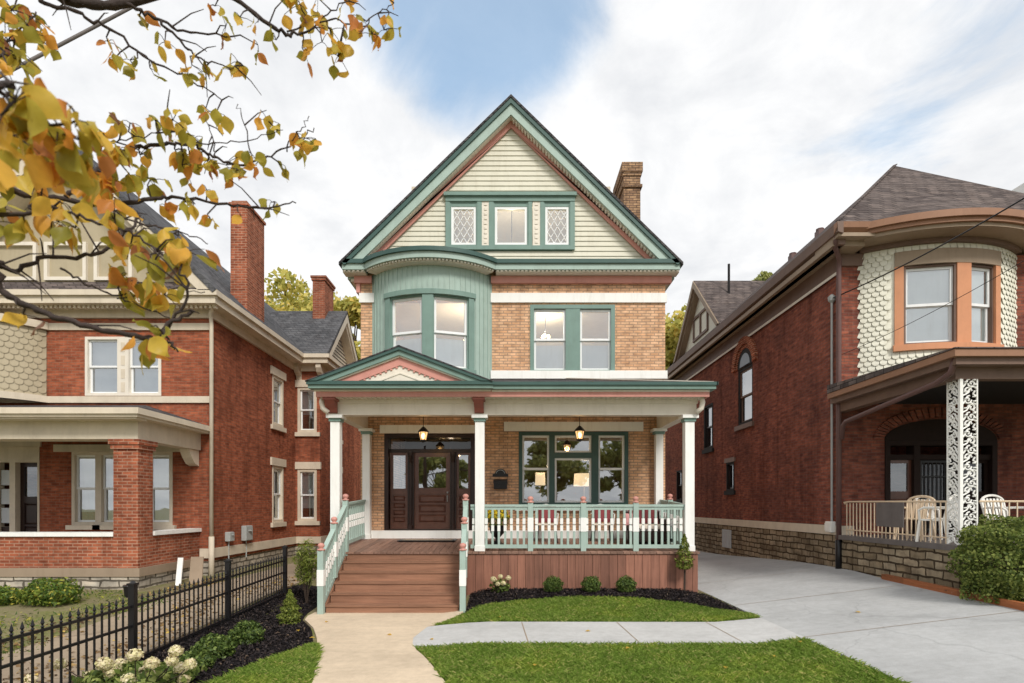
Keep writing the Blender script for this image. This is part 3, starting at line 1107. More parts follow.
gw.box(-1.66, 1.62, -.05, .06, 8.56, 8.66)
for (a, b) in ((-1.66, -1.55), (-.86, -.74), (-.56, -.44), (.44, .54), (.74, .84), (1.5, 1.62)):
    gw.box(a, b, -.045, .08, 8.66, 9.78)
gw.cur = 1
for c in (-.65, .64):
    gw.box(c - .09, c + .1, -.03, .06, 8.66, 9.78)
    for k in range(9):
        gw.box(c - .03, c + .04, -.045, -.029, 8.72 + k * .12, 8.78 + k * .12)
GW = gw.build('window', ['mid_teal', 'cream'], H)
GW['label'] = 'three attic windows in one teal frame, outer two with diamond lattice'
for (a, b, lt) in ((-1.55, -.86, True), (-.44, .44, False), (.84, 1.5, True)):
    MB(GT).ring(a, b, 8.66, 9.78, .03, -.02, .1).build('casing', 'mid_teal', GW)
    a_, b_, c, d_ = a + .05, b - .05, 8.69, 9.66
    MB(GT).box(a + .03, b - .03, -.01, .1, 9.66, 9.75).build('head_board', 'mid_teal', GW)
    sh = MB(GT).ring(a_ - .02, b_ + .02, c, d_, .06, .0, .06)
    if lt:
        x0, x1, y0, y1 = a_ + .04, b_ - .04, c + .06, d_ - .06
        for sgn in (1, -1):
            for k in range(-12, 14):
                pts = [(x0 + k * .17 + sgn * (q - y0) * .6, q) for q in np.linspace(y0, y1, 80)]
                pts = [p for p in pts if x0 < p[0] < x1]
                if len(pts) > 2:
                    sh.bar((pts[0][0], .03, pts[0][1]), (pts[-1][0], .03, pts[-1][1]), .016, .016)
    sh.build('sash', 'window_white', GW)
    MB(GT).poly([(a_, .045, c), (b_, .045, c), (b_, .045, d_), (a_, .045, d_)]).build('pane', 'glass', GW, fix=False)

ch = MB()
ch.box(3.36, 3.86, 17, 18.4, 8.3, 12.0)
ch.box(3.31, 3.91, 16.95, 18.45, 11.55, 11.63)
ch.box(3.33, 3.89, 16.97, 18.43, 11.9, 12.0)
ch.box(3.3, 3.92, 16.94, 18.46, 12.0, 12.28)
ch.build('chimney', 'dark_brick', ROOF)

# ---- porch
YF = 12.15
def dz(y):
    return 1.07 + .15 * (y - YF) / (14.5 - YF)
dk = MB()
x = -3.9
while x < 4.0:
    x1 = min(x + .14, 4.03)
    dk.add([(x, YF - .03, dz(YF)), (x1 - .008, YF - .03, dz(YF)), (x1 - .008, YW - .07, dz(YW)), (x, YW - .07, dz(YW)),
            (x, YF - .03, dz(YF) - .04), (x1 - .008, YF - .03, dz(YF) - .04), (x1 - .008, YW - .07, dz(YW) - .04), (x, YW - .07, dz(YW) - .04)],
           [(0, 1, 2, 3), (4, 7, 6, 5), (0, 4, 5, 1), (1, 5, 6, 2), (2, 6, 7, 3), (3, 7, 4, 0)])
    x = x1
dk.build('porch_deck', 'deck', H)
sk = MB()
x = -.93
while x < 3.97:
    x1 = min(x + .178, 3.99)
    sk.box(x, x1 - .007, YF, YF + .025, .1, dz(YF) - .045)
    x = x1
sk.build('porch_skirt', 'skirt', H)
sk, sk2 = MB(), MB()
y = YF + .03
while y < YW - .1:
    sk.box(3.965, 3.99, y, min(y + .17, YW), .1, dz(y) - .045)
    sk2.box(-3.9, -3.875, y, min(y + .17, YW), .0, dz(y) - .045)
    y += .178
sk.build('porch_skirt', 'skirt', H)
sk2.build('porch_skirt', 'skirt', H)
for i in range(6):
    zt = 1.07 - .178 * i
    y0 = YF - .28 * i
    st = MB()
    if i:
        st.box(-3.5, -2.1, y0 - .02, y0 + .13, zt - .035, zt)
        st.box(-2.095, -.98, y0 - .02, y0 + .13, zt - .035, zt)
        st.box(-3.5, -.98, y0 + .136, y0 + .285, zt - .035, zt)
        st.box(-3.49, -.99, y0, y0 + .025, zt - .178, zt - .036)
    else:
        st.box(-3.5, -.98, y0 - .0, y0 + .02, zt - .18, zt - .041)
    st.build('step', 'tread', H)
for xx in (-3.53, -.95):
    sg = MB()
    sg.prism([(YF + .02, 1.0), (YF - 1.43, .1), (YF - 1.43, -.02), (YF + .02, -.02)], 'x', xx - .02, xx + .02)
    sg.build('stringer', 'tread', H)

pp = {}
for (x, y, wd) in ((-3.77, 12.3, .2), (-.67, 12.3, .2), (3.83, 12.3, .2), (-3.65, 14.44, .19), (3.74, 14.44, .19)):
    zb = dz(y)
    p = MB()
    p.box(x - wd / 2, x + wd / 2, y - wd / 2, y + wd / 2, zb, 3.86)
    p.box(x - wd / 2 - .012, x + wd / 2 + .012, y - wd / 2 - .012, y + wd / 2 + .012, zb, zb + .12)
    P_ = p.build('porch_post', 'white', H, bevel=.006)
    c = MB()
    c.box(x - .125, x + .125, y - .125, y + .125, 3.862, 3.93)
    c.cur = 1
    c.box(x - .17, x + .17, y - .17, y + .17, 3.93, 3.998)
    c.build('capital', ['mid_teal', 'white'], P_)
bm_ = MB()
bm_.box(-3.92, 3.97, 12.2, 12.42, 4.0, 4.36)
bm_.box(-3.94, 3.99, 12.17, 12.44, 4.24, 4.37)
bm_.box(-3.87, -3.66, 12.44, YW, 4.0, 4.36)
bm_.box(3.73, 3.94, 12.44, YW, 4.0, 4.36)
bm_.build('porch_beam', 'cream', H)
MB().box(-3.9, 3.95, 12.2, YW, 4.37, 4.4).build('porch_ceiling', 'cream', H)
ev = MB()
ev.box(-4.0, 4.1, 11.87, 12.17, 4.34, 4.372)
for k in range(80):
    x = -3.98 + k * .1
    ev.box(x, x + .04, 11.87, 12.165, 4.32, 4.339)
ev.box(3.99, 4.1, 12.17, YW, 4.34, 4.372)
ev.box(-4.05, -3.94, 12.17, YW, 4.34, 4.372)
ev.cur = 1
ev.box(-4.05, 4.12, 11.83, 11.869, 4.32, 4.46)
ev.box(4.08, 4.12, 11.87, YW, 4.32, 4.46)
ev.box(-4.05, -4.01, 11.87, YW, 4.32, 4.46)
ev.cur = 2
ev.box(-.4, 4.22, 11.72, 11.87, 4.46, 4.57)
ev.box(4.1, 4.22, 11.87, YW, 4.46, 4.57)
ev.cur = 3
ev.box(-.4, 4.24, 11.68, 11.72, 4.535, 4.6)
ev.box(4.22, 4.25, 11.68, YW, 4.535, 4.6)
ev.cur = 0
ev.box(-.4, 4.12, 11.81, 11.83, 4.42, 4.458)
EV = ev.build('porch_eave', ['cream', 'pink', 'mid_teal', 'deep_teal'], H)
for x in (-3.8, -.68):
    b = MB()
    b.prism([(12.17, 4.33), (11.88, 4.33), (11.88, 4.28), (11.95, 4.2), (12.08, 4.12), (12.12, 4.05), (12.17, 4.03)], 'x', x - .1, x + .1)
    b.box(x - .13, x + .13, 11.87, 12.17, 4.27, 4.318)
    b.build('bracket', 'terracotta', H)
for sx, x in ((1, 4.03), (-1, -3.98)):
    MB().tube([(x, 12.05, 4.36), (x + .02 * sx, 12.05, 4.24), (x, 12.06, 4.12), (x - .1 * sx, 12.1, 4.03)], [.055] * 4, 10).build('gutter_elbow', 'cream', H, smooth=True)
pr = MB()
pr.slab([(-4.2, 11.74, 4.6), (4.22, 11.74, 4.6), (1.4, 14.59, 5.29), (-3.6, 14.59, 5.29)], .03)
pr.slab([(4.22, 11.74, 4.6), (4.22, 14.59, 4.6), (1.4, 14.59, 5.29)], .03)
PR = pr.build('porch_roof', 'shingle', H)
MB().bar((1.42, 14.53, 5.31), (4.2, 11.8, 4.62), .05, .02).build('hip_flashing', 'cream', PR)
# porch pediment
xa, xb, xc, za, zb_ = -4.15, -.42, -2.28, 5.3, 4.6
pd = MB()
hwp = (xb - xa) / 2
sl = (za - zb_) / hwp
def pchev(mb, v0, v1, y0, y1, zmin):
    for s in (-1, 1):
        xe0 = min(hwp, (za - v0 - zmin) / sl)
        xe1 = min(hwp, (za - v1 - zmin) / sl)
        mb.prism([(xc, za - v0), (xc + s * xe0, za - v0 - sl * xe0), (xc + s * xe1, za - v1 - sl * xe1), (xc, za - v1)], 'y', y0, y1)
pd.cur = 1
pchev(pd, 0, .07, 11.58, 11.68, zb_)
pd.cur = 0
pchev(pd, .07, .17, 11.62, 11.72, zb_)
pd.cur = 2
pchev(pd, .17, .20, 11.66, 11.74, zb_)
pd.cur = 3
pchev(pd, .20, .36, 11.70, 11.78, zb_)
pd.cur = 2
pchev(pd, .36, .70, 11.73, 11.8, zb_)
pd.cur = 2
pchev(pd, .5, .53, 11.715, 11.74, zb_)
pd.cur = 3
for k in range(9):
    for s in (-1, 1):
        x = xc + s * (.07 + k * .11)
        z = za - .36 - sl * abs(x - xc)
        pd.box(x - .02, x + .02, 11.705, 11.74, z - .035, z)
pd.cur = 0
pd.box(xa, xb + .05, 11.64, 11.83, 4.46, 4.57)
pd.cur = 1
pd.box(xa - .02, xb + .07, 11.60, 11.64, 4.53, 4.6)
pd.box(xa - .02, xb + .07, 11.64, 11.8, 4.57, 4.6)
pd.cur = 2
pd.box(xa + .07, xb, 11.8, 11.829, 4.425, 4.459)
PD = pd.build('pediment', ['mid_teal', 'deep_teal', 'cream', 'pink'], H)
pq = MB()
for s in (-1, 1):
    pq.prism([(xc, za + .02), (xc + s * (hwp + .04), zb_ + .0), (xc + s * (hwp + .04), zb_ - .02), (xc, za - .01)], 'y', 11.57, 14.55)
pq.build('pediment_roof', 'shingle', PD)

# railings
def railing(p0, p1, zs0, zs1, n, ends=(True, True), mids=(), top=.98, low=.1, ph=1.08, pbase=(0, 0)):
    """railing of painted balusters; zs = height of the walking surface at both ends"""
    p0, p1 = Vector((*p0, zs0)), Vector((*p1, zs1))
    up = Vector((0, 0, 1))
    tr = MB()
    tr.bar(p0 + up * top, p1 + up * top, .09, .05)
    tr.bar(p0 + up * (top - .06), p1 + up * (top - .06), .045, .06)
    rl = tr.build('railing', 'teal', H)
    br_ = MB()
    br_.bar(p0 + up * low, p1 + up * low, .05, .08)
    br_.build('bottom_rail', 'teal', rl)
    for k in range(n):
        t = (k + .5) / n
        p = p0.lerp(p1, t)
        b = MB()
        z0, z1 = p.z + low, p.z + top - .06
        hgt = z1 - z0
        q = .024
        zb0, zb1 = z0 + .40 * hgt, z0 + .74 * hgt
        b.box(p.x - q, p.x + q, p.y - q, p.y + q, z0, zb0 - .012)
        b.box(p.x - q, p.x + q, p.y - q, p.y + q, zb1 + .012, z1)
        zm = (zb0 + zb1) / 2
        b.box(p.x - .016, p.x + .016, p.y - .016, p.y + .016, zb0 - .012, zb1 + .012)
        b.cur = 1
        b.box(p.x - .031, p.x + .031, p.y - .031, p.y + .031, zb0, zm - .014)
        b.box(p.x - .031, p.x + .031, p.y - .031, p.y + .031, zm + .014, zb1)
        b.build('baluster', ['teal', 'white'], rl)
    for t, zb in [(0 if e_ == 0 else 1, pbase[e_]) for e_ in (0, 1) if ends[e_]] + [(m, 0) for m in mids]:
        p = p0.lerp(p1, t)
        m = MB()
        m.box(p.x - .055, p.x + .055, p.y - .055, p.y + .055, p.z + zb, p.z + .42)
        m.box(p.x - .055, p.x + .055, p.y - .055, p.y + .055, p.z + .72, p.z + ph - .04)
        m.cur = 1
        m.box(p.x - .062, p.x + .062, p.y - .062, p.y + .062, p.z + .42, p.z + .72)
        m.build('newel_post', ['teal', 'white'], rl)
        fz = p.z + ph - .04
        MB().lathe((p.x, p.y, fz), [(.075, 0), (.075, .025), (.03, .035), (.055, .06), (.066, .09), (.055, .12), (.02, .14)], 12).build('finial', 'finial', rl, smooth=True)
    return rl

zf = dz(12.3)
railing((-.87, 12.3), (3.73, 12.3), zf, zf, 34, (False, False), ((.42 + .87) / 4.6, (1.56 + .87) / 4.6, (2.69 + .87) / 4.6))['label'] = 'front porch railing of teal and white balusters'
railing((3.8, 12.45), (3.77, 14.3), dz(12.45), dz(14.3), 12, (False, False), (.6,))['label'] = 'railing closing the driveway end of the porch'
railing((-3.74, 12.45), (-3.68, 14.3), dz(12.45), dz(14.3), 12, (False, False))['label'] = 'railing closing the end of the porch beside the door'
for x0, x1, lb in ((-3.54, -3.55, 'left stair railing with white beaded band'), (-.97, -.9, 'right stair railing with white beaded band')):
    railing((x0, 12.2), (x1, 10.66), 1.09, .14, 14, (True, True), (.5,), top=.98, low=.02, ph=1.12, pbase=(-.1, -.14))['label'] = lb

# room lights (lit lamps seen through the panes)
def point(name, loc, e_, c=(1, .72, .42), r=.06):
    L = bpy.data.lights.new(name, 'POINT')
    L.energy = e_
    L.color = c
    L.shadow_soft_size = r
    o = bpy.data.objects.new(name, L)
    o.location = loc
    COL.objects.link(o)
    return o


def lantern(x, y, ztop, z, label):
    t = thing('pendant_lantern', label, 'lantern', (x, y, z), 'lanterns hanging from the porch ceiling')
    MB().tube([(x, y, ztop), (x, y, z + .3)], .008, 6).build('rod', 'black_iron', t)
    MB().lathe((x, y, z + .18), [(.12, 0), (.125, .015), (.09, .06), (.04, .11), (.015, .13)], 6).build('cap', 'black_iron', t)
    g = MB()
    for k in range(6):
        a = 2 * math.pi * k / 6
        g.bar((x + .07 * math.cos(a), y + .07 * math.sin(a), z), (x + .115 * math.cos(a), y + .115 * math.sin(a), z + .19), .012, .012)
    g.lathe((x, y, z - .02), [(.02, -.04), (.075, 0), (.075, .02)], 6)
    g.build('cage', 'black_iron', t)
    MB().lathe((x, y, z), [(.062, .0), (.1, .178)], 6).build('glass', 'amber', t)
    MB().lathe((x, y, z + .03), [(.015, 0), (.04, .03), (.045, .08), (.02, .12)], 8).build('bulb', 'bulb', t, smooth=True)
    point('lantern_light', (x, y, z + .07), 14)


lantern(-2.03, 13.2, 4.37, 3.58, 'lit black porch lantern hanging in front of the dark entry door')
lantern(1.59, 13.2, 4.37, 3.6, 'lit black porch lantern hanging in front of the triple window')


def chandelier(x, y, ztop, z, label, n=5, e_=25, rad=.22):
    t = thing('chandelier', label, 'chandelier', (x, y, z), 'lamps seen through the upper windows')
    MB().tube([(x, y, ztop), (x, y, z)], .01, 6).build('stem', 'black_iron', t)
    a_ = MB()
    b = MB()
    for k in range(n):
        a = 2 * math.pi * k / n + .3
        a_.tube([(x, y, z), (x + rad * .6 * math.cos(a), y + rad * .6 * math.sin(a), z - .06), (x + rad * math.cos(a), y + rad * math.sin(a), z + .03)], .008, 5)
        b.lathe((x + rad * math.cos(a), y + rad * math.sin(a), z + .03), [(.02, 0), (.045, .04), (.045, .07), (.02, .11)], 8)
    a_.build('arm', 'black_iron', t)
    b.build('bulb', 'bulb', t, smooth=True)
    point('chandelier_light', (x, y, z + .25), e_, (1, .86, .66))


chandelier(-1.15, 16.0, 7.58, 6.55, 'lit chandelier behind the right window of the curved bay', 5, 55)
chandelier(1.0, 16.6, 7.58, 6.9, 'lit lamp behind the left pane beside the bay', 3, 55, .1)
chandelier(.02, 15.6, 10.3, 8.98, 'lit lamp behind the centre attic window', 3, 45, .12)
chandelier(-1.75, 16.6, 4.58, 3.45, 'lit chandelier in the hall behind the entry door', 4, 9)


def table_lamp(x, y, z, r, label):
    t = thing('table_lamp', label, 'lamp', (x, y, 1.3), 'lamps inside the porch window')
    m = MB().lathe((x, y, 1.3), [(.14, 0), (.14, .03), (.02, .05), (.02, z - 1.3)], 12)
    m.build('base', 'taupe', t)
    MB().lathe((x, y, z), [(r, 0), (r * .92, .34)], 20).build('lamp_shade', 'lit_shade', t, smooth=True)
    point('table_lamp_light', (x, y, z + .5), 10)


table_lamp(.8, 15.6, 2.62, .14, 'lit lamp with a narrow pale shade behind the left porch pane')
table_lamp(2.02, 15.7, 2.6, .3, 'lit lamp with a wide drum shade behind the centre porch pane')

# wall plaque and mailbox
t = thing('address_plaque', 'black arched address plaque on tan brick beside the entry door', 'plaque', (-.27, 14.58, 2.85))
m = MB(FT)
pts = [(-.27 + .2 * math.cos(a), 2.86 + .2 * math.sin(a)) for a in np.linspace(0, math.pi, 14)]
pts = [(-.47, 2.8), (-.07, 2.8), (-.07, 2.86)] + [(-.27 + .14 * math.cos(a), 2.87 + .13 * math.sin(a)) for a in np.linspace(0.1, math.pi - .1, 12)] + [(-.47, 2.86)]
m.prism(pts, 'y', -.04, -.002)
m.build('plate', 'black_iron', t)
m = MB(FT)
for a0 in np.linspace(.25, math.pi - .25, 11):
    m.box(-.27 + .11 * math.cos(a0) - .01, -.27 + .11 * math.cos(a0) + .01, -.046, -.041, 2.87 + .1 * math.sin(a0) - .01, 2.87 + .1 * math.sin(a0) + .01)
m.build('rim', 'grey_box', t)
t = thing('mailbox', 'black wall mailbox on tan brick below the address plaque', 'mailbox', (-.27, 14.5, 2.5))
m = MB(FT)
m.box(-.44, -.1, -.12, -.002, 2.48, 2.7)
m.prism([(-.13, 2.7), (-.002, 2.74), (-.002, 2.7)], 'x', -.45, -.09)
m.build('box', 'black_iron', t, bevel=.01)
MB(FT).box(-.45, -.09, -.135, -.121, 2.62, 2.7).build('flap', 'black_iron', t)
mt = MB()
mt.box(-2.75, -1.35, 13.75, 14.35, dz(14) + .01, dz(14) + .03)
mt.cur = 1
mt.box(-2.65, -1.45, 13.84, 14.26, dz(14) + .031, dz(14) + .034)
tag(mt.build('doormat', ['black_iron', 'taupe']), 'dark bordered doormat in front of the entry door', 'doormat')

# porch chairs with cushions
def bistro(x, y, label):
    z = dz(y)
    t = thing('porch_chair', label, 'chair', (x, y, z), 'chairs behind the porch railing')
    for sx in (-1, 1):
        for sy, k in ((-1, .04), (1, .08)):
            MB().tube([(x + sx * .2, y + sy * .18, z + .43), (x + sx * .24, y + sy * (.2 + k), z)], .014, 6).build('leg', 'black_iron', t)
    MB().box(x - .24, x + .24, y - .23, y + .2, z + .42, z + .455).build('seat', 'cushion_white', t, bevel=.01)
    b = MB()
    for k in range(5):
        xx = x - .2 + k * .1
        b.tube([(xx, y + .19, z + .45), (xx, y + .25, z + .8), (xx, y + .27, z + .86 + .04 * (1 - abs(k - 2) / 2))], .012, 6)
    b.tube([(x - .2, y + .27, z + .86), (x - .1, y + .28, z + .9), (x, y + .28, z + .92), (x + .1, y + .28, z + .9), (x + .2, y + .27, z + .86)], .014, 6)
    b.build('backrest', 'white', t)
    for sx in (-1, 1):
        MB().tube([(x + sx * .22, y + .2, z + .68), (x + sx * .27, y, z + .7), (x + sx * .26, y - .2, z + .68), (x + sx * .24, y - .2, z + .44)], .014, 6).build('armrest', 'white', t)
    return z


def pillow(x, y, z, s, mat, label, tilt=.35, group='cushions on the porch chairs'):
    vs, fs = [], []
    n = 10
    for side in (1, -1):
        for i in range(n + 1):
            for j in range(n + 1):
                u, v = i / n * 2 - 1, j / n * 2 - 1
                th = .32 * ((1 - u ** 4) * (1 - v ** 4)) ** .6 + .02
                pinch = 1 - .1 * (1 - abs(u)) * abs(v) - .1 * (1 - abs(v)) * abs(u)
                p = Vector((u * s * pinch, -side * th * s, v * s * pinch))
                p = Matrix.Rotation(-tilt, 3, 'X') @ p
                vs.append((x + p.x, y + p.y, z + s + p.z))
    w_ = (n + 1)
    for sd in range(2):
        o = sd * w_ * w_
        for i in range(n):
            for j in range(n):
                fs.append((o + i * w_ + j, o + i * w_ + j + 1, o + (i + 1) * w_ + j + 1, o + (i + 1) * w_ + j))
    return tag(MB().add(vs, fs).build('cushion', mat, smooth=True), label, 'cushion', group)


for x, lb, lc in ((.86, 'white porch chair with thin dark legs under the left part of the triple window', 'wine red cushion on the chair nearest the mailbox'),
                  (2.2, 'white porch chair with thin dark legs under the right part of the triple window', 'wine red cushion on the chair under the right window pane')):
    z = bistro(x, 13.75, lb)
    pillow(x + .02, 13.88, z + .46, .22, 'cushion_red', lc)
# wicker armchair at the driveway end
x, y = 3.2, 13.6
z = dz(y)
t = thing('wicker_armchair', 'dark wicker armchair with pale seat at the driveway end of the porch', 'armchair', (x, y, z), 'chairs behind the porch railing')
m = MB()
m.box(x - .42, x + .42, y - .35, y + .35, z + .06, z + .34)
m.build('base', 'dark_wood', t, bevel=.02)
MB().box(x - .42, x + .42, y + .26, y + .36, z + .35, z + .78).build('backrest', 'dark_wood', t, bevel=.03)
for sx in (-1, 1):
    MB().box(x + sx * .42 - .06, x + sx * .42 + .06, y - .36, y + .25, z + .05, z + .58).build('armrest', 'dark_wood', t, bevel=.03)
MB().box(x - .35, x + .35, y - .36, y + .25, z + .345, z + .46).build('seat_pad', 'cushion_white', t, bevel=.03)
pillow(x - .2, y + .1, z + .46, .17, 'cushion_red', 'wine red cushion on the left of the wicker armchair')
pillow(x + .14, y + .08, z + .46, .19, 'cushion_red', 'wine red cushion on the right of the wicker armchair', .3)
pillow(2.78, 13.2, z + .42, .16, 'cushion_pink', 'pale pink cushion in front of the wicker armchair', .5)
t = thing('side_stool', 'low dark stool holding a pale pink cushion beside the wicker armchair', 'stool', (2.78, 13.2, dz(13.2)))
zz = dz(13.2)
MB().lathe((2.78, 13.2, zz + .36), [(.2, 0), (.21, .02), (.2, .05)], 16).build('seat', 'dark_wood', t)
for k in range(3):
    a = k * 2.1 + .5
    MB().tube([(2.78 + .12 * math.cos(a), 13.2 + .12 * math.sin(a), zz + .37), (2.78 + .19 * math.cos(a), 13.2 + .19 * math.sin(a), zz)], .016, 6).build('leg', 'dark_wood', t)


# ------------------------------------------------------------------ plants helpers
def ball_pts(n, c, r, shell=.45, squash=1.0, flat=True):
    d = rng.normal(size=(n, 3))
    d /= np.linalg.norm(d, axis=1, keepdims=True)
    k = 1 - shell * rng.random((n, 1)) ** 1.5
    bump = 1 + .12 * np.sin(d[:, :1] * 5 + c[0] * 3) * np.cos(d[:, 1:2] * 6 + c[1]) + .08 * np.sin(d[:, 2:3] * 9)
    p = d * k * bump * np.array(r) + np.array(c)
    return p, d


def shrub(name, c, r, n, size, mat, label, cat, group=None, aspect=.6):
    x, y, z = c
    t = thing(name, label, cat, (x, y, gz(x, y)), group)
    p, d = ball_pts(n, c, r)
    keep = p[:, 2] > gz(x, y) + .0
    leaves(p[keep], size, 'foliage', mat, t, aspect, d[keep], .9)
    s = MB()
    for k in range(5):
        a = k * 1.3
        s.tube([(x, y, gz(x, y) - .02), (x + r[0] * .4 * math.cos(a), y + r[1] * .4 * math.sin(a), z + r[2] * .3)], [.012, .005], 5)
    s.build('stem', 'bark', t)
    return t


# porch pot of mums
t = thing('flower_pot', 'dark urn of yellow mums standing beside the central porch post', 'planter', (-.32, 13.3, dz(13.3)))
zz = dz(13.3)
MB().lathe((-.32, 13.3, zz), [(.15, 0), (.15, .03), (.05, .1), (.05, .16), (.16, .28), (.19, .42), (.21, .44), (.17, .45)], 16).build('urn', 'black_iron', t, smooth=False)
p, d = ball_pts(900, (-.32, 13.3, zz + .6), (.3, .28, .22))
leaves(p, .05, 'foliage', 'hydrangea_leaf', t, .6, d)
k_ = d[:, 2] > .1
leaves(p[k_] + d[k_] * .03, .06, 'blossom', 'mum', t, .9, d[k_], .4)

for i, (px, lb) in enumerate(((553, 'small round boxwood ball nearest the hydrangea by the porch skirt'), (591, 'small round boxwood ball in the middle of the porch skirt bed'), (626, 'small round boxwood ball nearest the slim evergreen by the porch skirt'))):
    x = (px - PX0) * 11.75 / F
    shrub('boxwood', (x, 11.75, gz(x, 11.75) + .17), (.2, .2, .17), 2600, .035, 'box_leaf', lb, 'shrub', 'boxwood balls along the porch skirt')
shrub('boxwood', (-3.98, 7.65, .14), (.25, .24, .17), 3000, .045, 'box_leaf', 'low spreading boxwood nearest the flowering hydrangea by the fence', 'shrub', 'boxwoods along the fence')
shrub('boxwood', (-3.92, 8.45, .15), (.23, .23, .18), 2600, .045, 'box_leaf', 'low boxwood by the fence nearest the dwarf conifer', 'shrub', 'boxwoods along the fence')
shrub('boxwood', (-3.95, 7.1, .1), (.22, .22, .13), 2000, .045, 'box_leaf', 'lowest loose boxwood tucked right beside the hydrangea', 'shrub', 'boxwoods along the fence')


def cone_conifer(x, y, h, r, n, label, mat='thuja_leaf', size=.06, z0=0., trunk=.0):
    g = gz(x, y)
    t = thing('conifer', label, 'conifer', (x, y, g))
    zz = rng.random(n) ** 1.25
    rr = r * (1 - zz ** 1.6) * (.55 + .45 * rng.random(n)) * (1 + .2 * np.sin(zz * 30))
    rr *= np.where(zz < .12, zz / .12 * .6 + .4, 1)
    a = rng.uniform(0, 2 * math.pi, n)
    p = np.stack([x + rr * np.cos(a), y + rr * np.sin(a), g + z0 + zz * (h - z0)], 1)
    d = np.stack([np.cos(a) * .6, np.sin(a) * .6, np.full(n, .8)], 1)
    leaves(p, size, 'foliage', mat, t, .35, d, .5)
    MB().tube([(x, y, g - .05), (x + .01, y, g + z0 + .1), (x, y, g + h * .8)], [.022, .018, .006], 6).build('trunk', 'bark', t)
    return t


cone_conifer(-3.82, 9.85, .6, .21, 2600, 'dwarf cone shaped conifer in mulch beside the iron fence end post', 'thuja_leaf', .05)
cone_conifer(3.62, 11.9, 1.22, .2, 900, 'slim young evergreen on a bare trunk at the driveway corner of the porch', 'thuja_leaf', .075, .5)
fx, fy = -4.16, 11.6
t = thing('conifer', 'feathery loose evergreen shrub just left of the porch stairs', 'conifer', (fx, fy, gz(fx, fy)))
p, d = ball_pts(1500, (fx, fy, .88), (.24, .22, .46), .8)
leaves(p, .14, 'foliage', 'thuja_leaf', t, .11, d * .5 + np.array([0, 0, .3]), .8)
m = MB()
for k in range(7):
    a = k * .9
    m.tube([(fx, fy, 0), (fx + .07 * math.cos(a), fy + .07 * math.sin(a), .5), (fx + .18 * math.cos(a), fy + .18 * math.sin(a), 1.1)], [.014, .01, .004], 5)
m.build('trunk', 'bark', t)


def hydrangea(x, y, r, hgt, blooms, label, nl=900):
    g = gz(x, y)
    t = thing('hydrangea', label, 'hydrangea', (x, y, g), 'hydrangeas in the mulch')
    p, d = ball_pts(nl, (x, y, g + hgt * .42), (r, r * .7, hgt * .42), .8)
    leaves(p, .09, 'foliage', 'hydrangea_leaf', t, .6, d, 1.0)
    s = MB()
    for (bx, by, bz, br_) in blooms:
        q = (x + bx, y + by, g + bz)
        s.tube([(x + bx * .2, y + by * .2, g), (x + bx * .8, y + by * .8, g + bz * .6), q], [.008, .006, .004], 5)
        pp_, dd = ball_pts(260, q, (br_, br_, br_ * .85), .25)
        leaves(pp_, br_ * .42, 'blossom', 'hydrangea_bloom', t, .9, dd, .35)
    s.build('stem', 'bark', t)


bl_ = []
for (px, py) in ((60, 664), (90, 676), (30, 690), (135, 655), (152, 663), (172, 661), (112, 672), (176, 651), (145, 673), (181, 668), (165, 672), (120, 664), (190, 664), (104, 664), (128, 680), (155, 684), (184, 680)):
    Yb = random.uniform(6.0, 6.6)
    X, Y, Z = at(px, py, Yb)
    bl_.append((X + 4.2, Y - 6.4, max(.12, Z - gz(-4.2, 6.4)), random.uniform(.06, .085)))
hydrangea(-4.2, 6.4, .62, .3, bl_, 'wide hydrangea with many pale yellow blooms in front of the fence', 1700)
hydrangea(-.22, 11.75, .2, .32, [(-.14, -.1, .3, .06), (.06, -.12, .22, .055), (.17, -.05, .32, .055), (-.05, -.1, .2, .05), (.0, .0, .34, .05)], 'small hydrangea with cream blooms against the porch skirt', 260)

# ------------------------------------------------------------------ iron fence
FN = thing('iron_fence', 'black iron picket fence with spear points along the mulch bed', 'fence', (-4.83, 9, 0))
py_ = [2.4, 4.84, 7.28, 9.73, 12.18]
def ft(y):
    return 1.0 + .12 * sm(7, 12.5, y)
for y in py_[1:]:
    g = gz(-4.83, y)
    m = MB().box(-4.868, -4.792, y - .038, y + .038, g - .1, ft(y) + .04)
    m.prism([(-4.88, y - .05), (-4.78, y - .05), (-4.78, y + .05), (-4.88, y + .05)], 'z', ft(y) + .04, ft(y) + .065)
    m.lathe((-4.83, y, ft(y) + .065), [(.045, 0), (.03, .02), (.01, .03)], 4)
    m.build('post', 'black_iron', FN)
for a, b in zip(py_[:-1], py_[1:]):
    rr = MB()
    for h in (-.23, -.48, -.92):
        rr.bar((-4.83, a + .04, ft(a) + h), (-4.83, b - .04, ft(b) + h), .03, .03)
    rr.build('rail', 'black_iron', FN)
y = 4.9
cnt = 0
while y < 12.15:
    if min(abs(y - q) for q in py_) > .07:
        zt = ft(y) - .205
        m = MB().box(-4.839, -4.821, y - .009, y + .009, gz(-4.83, y) + .04, zt)
        m.lathe((-4.83, y, zt), [(.009, 0), (.02, .012), (.008, .028), (.02, .05), (.013, .075), (.002, .115)], 6)
        m.build('picket', 'black_iron', FN)
        cnt += 1
    y += .122

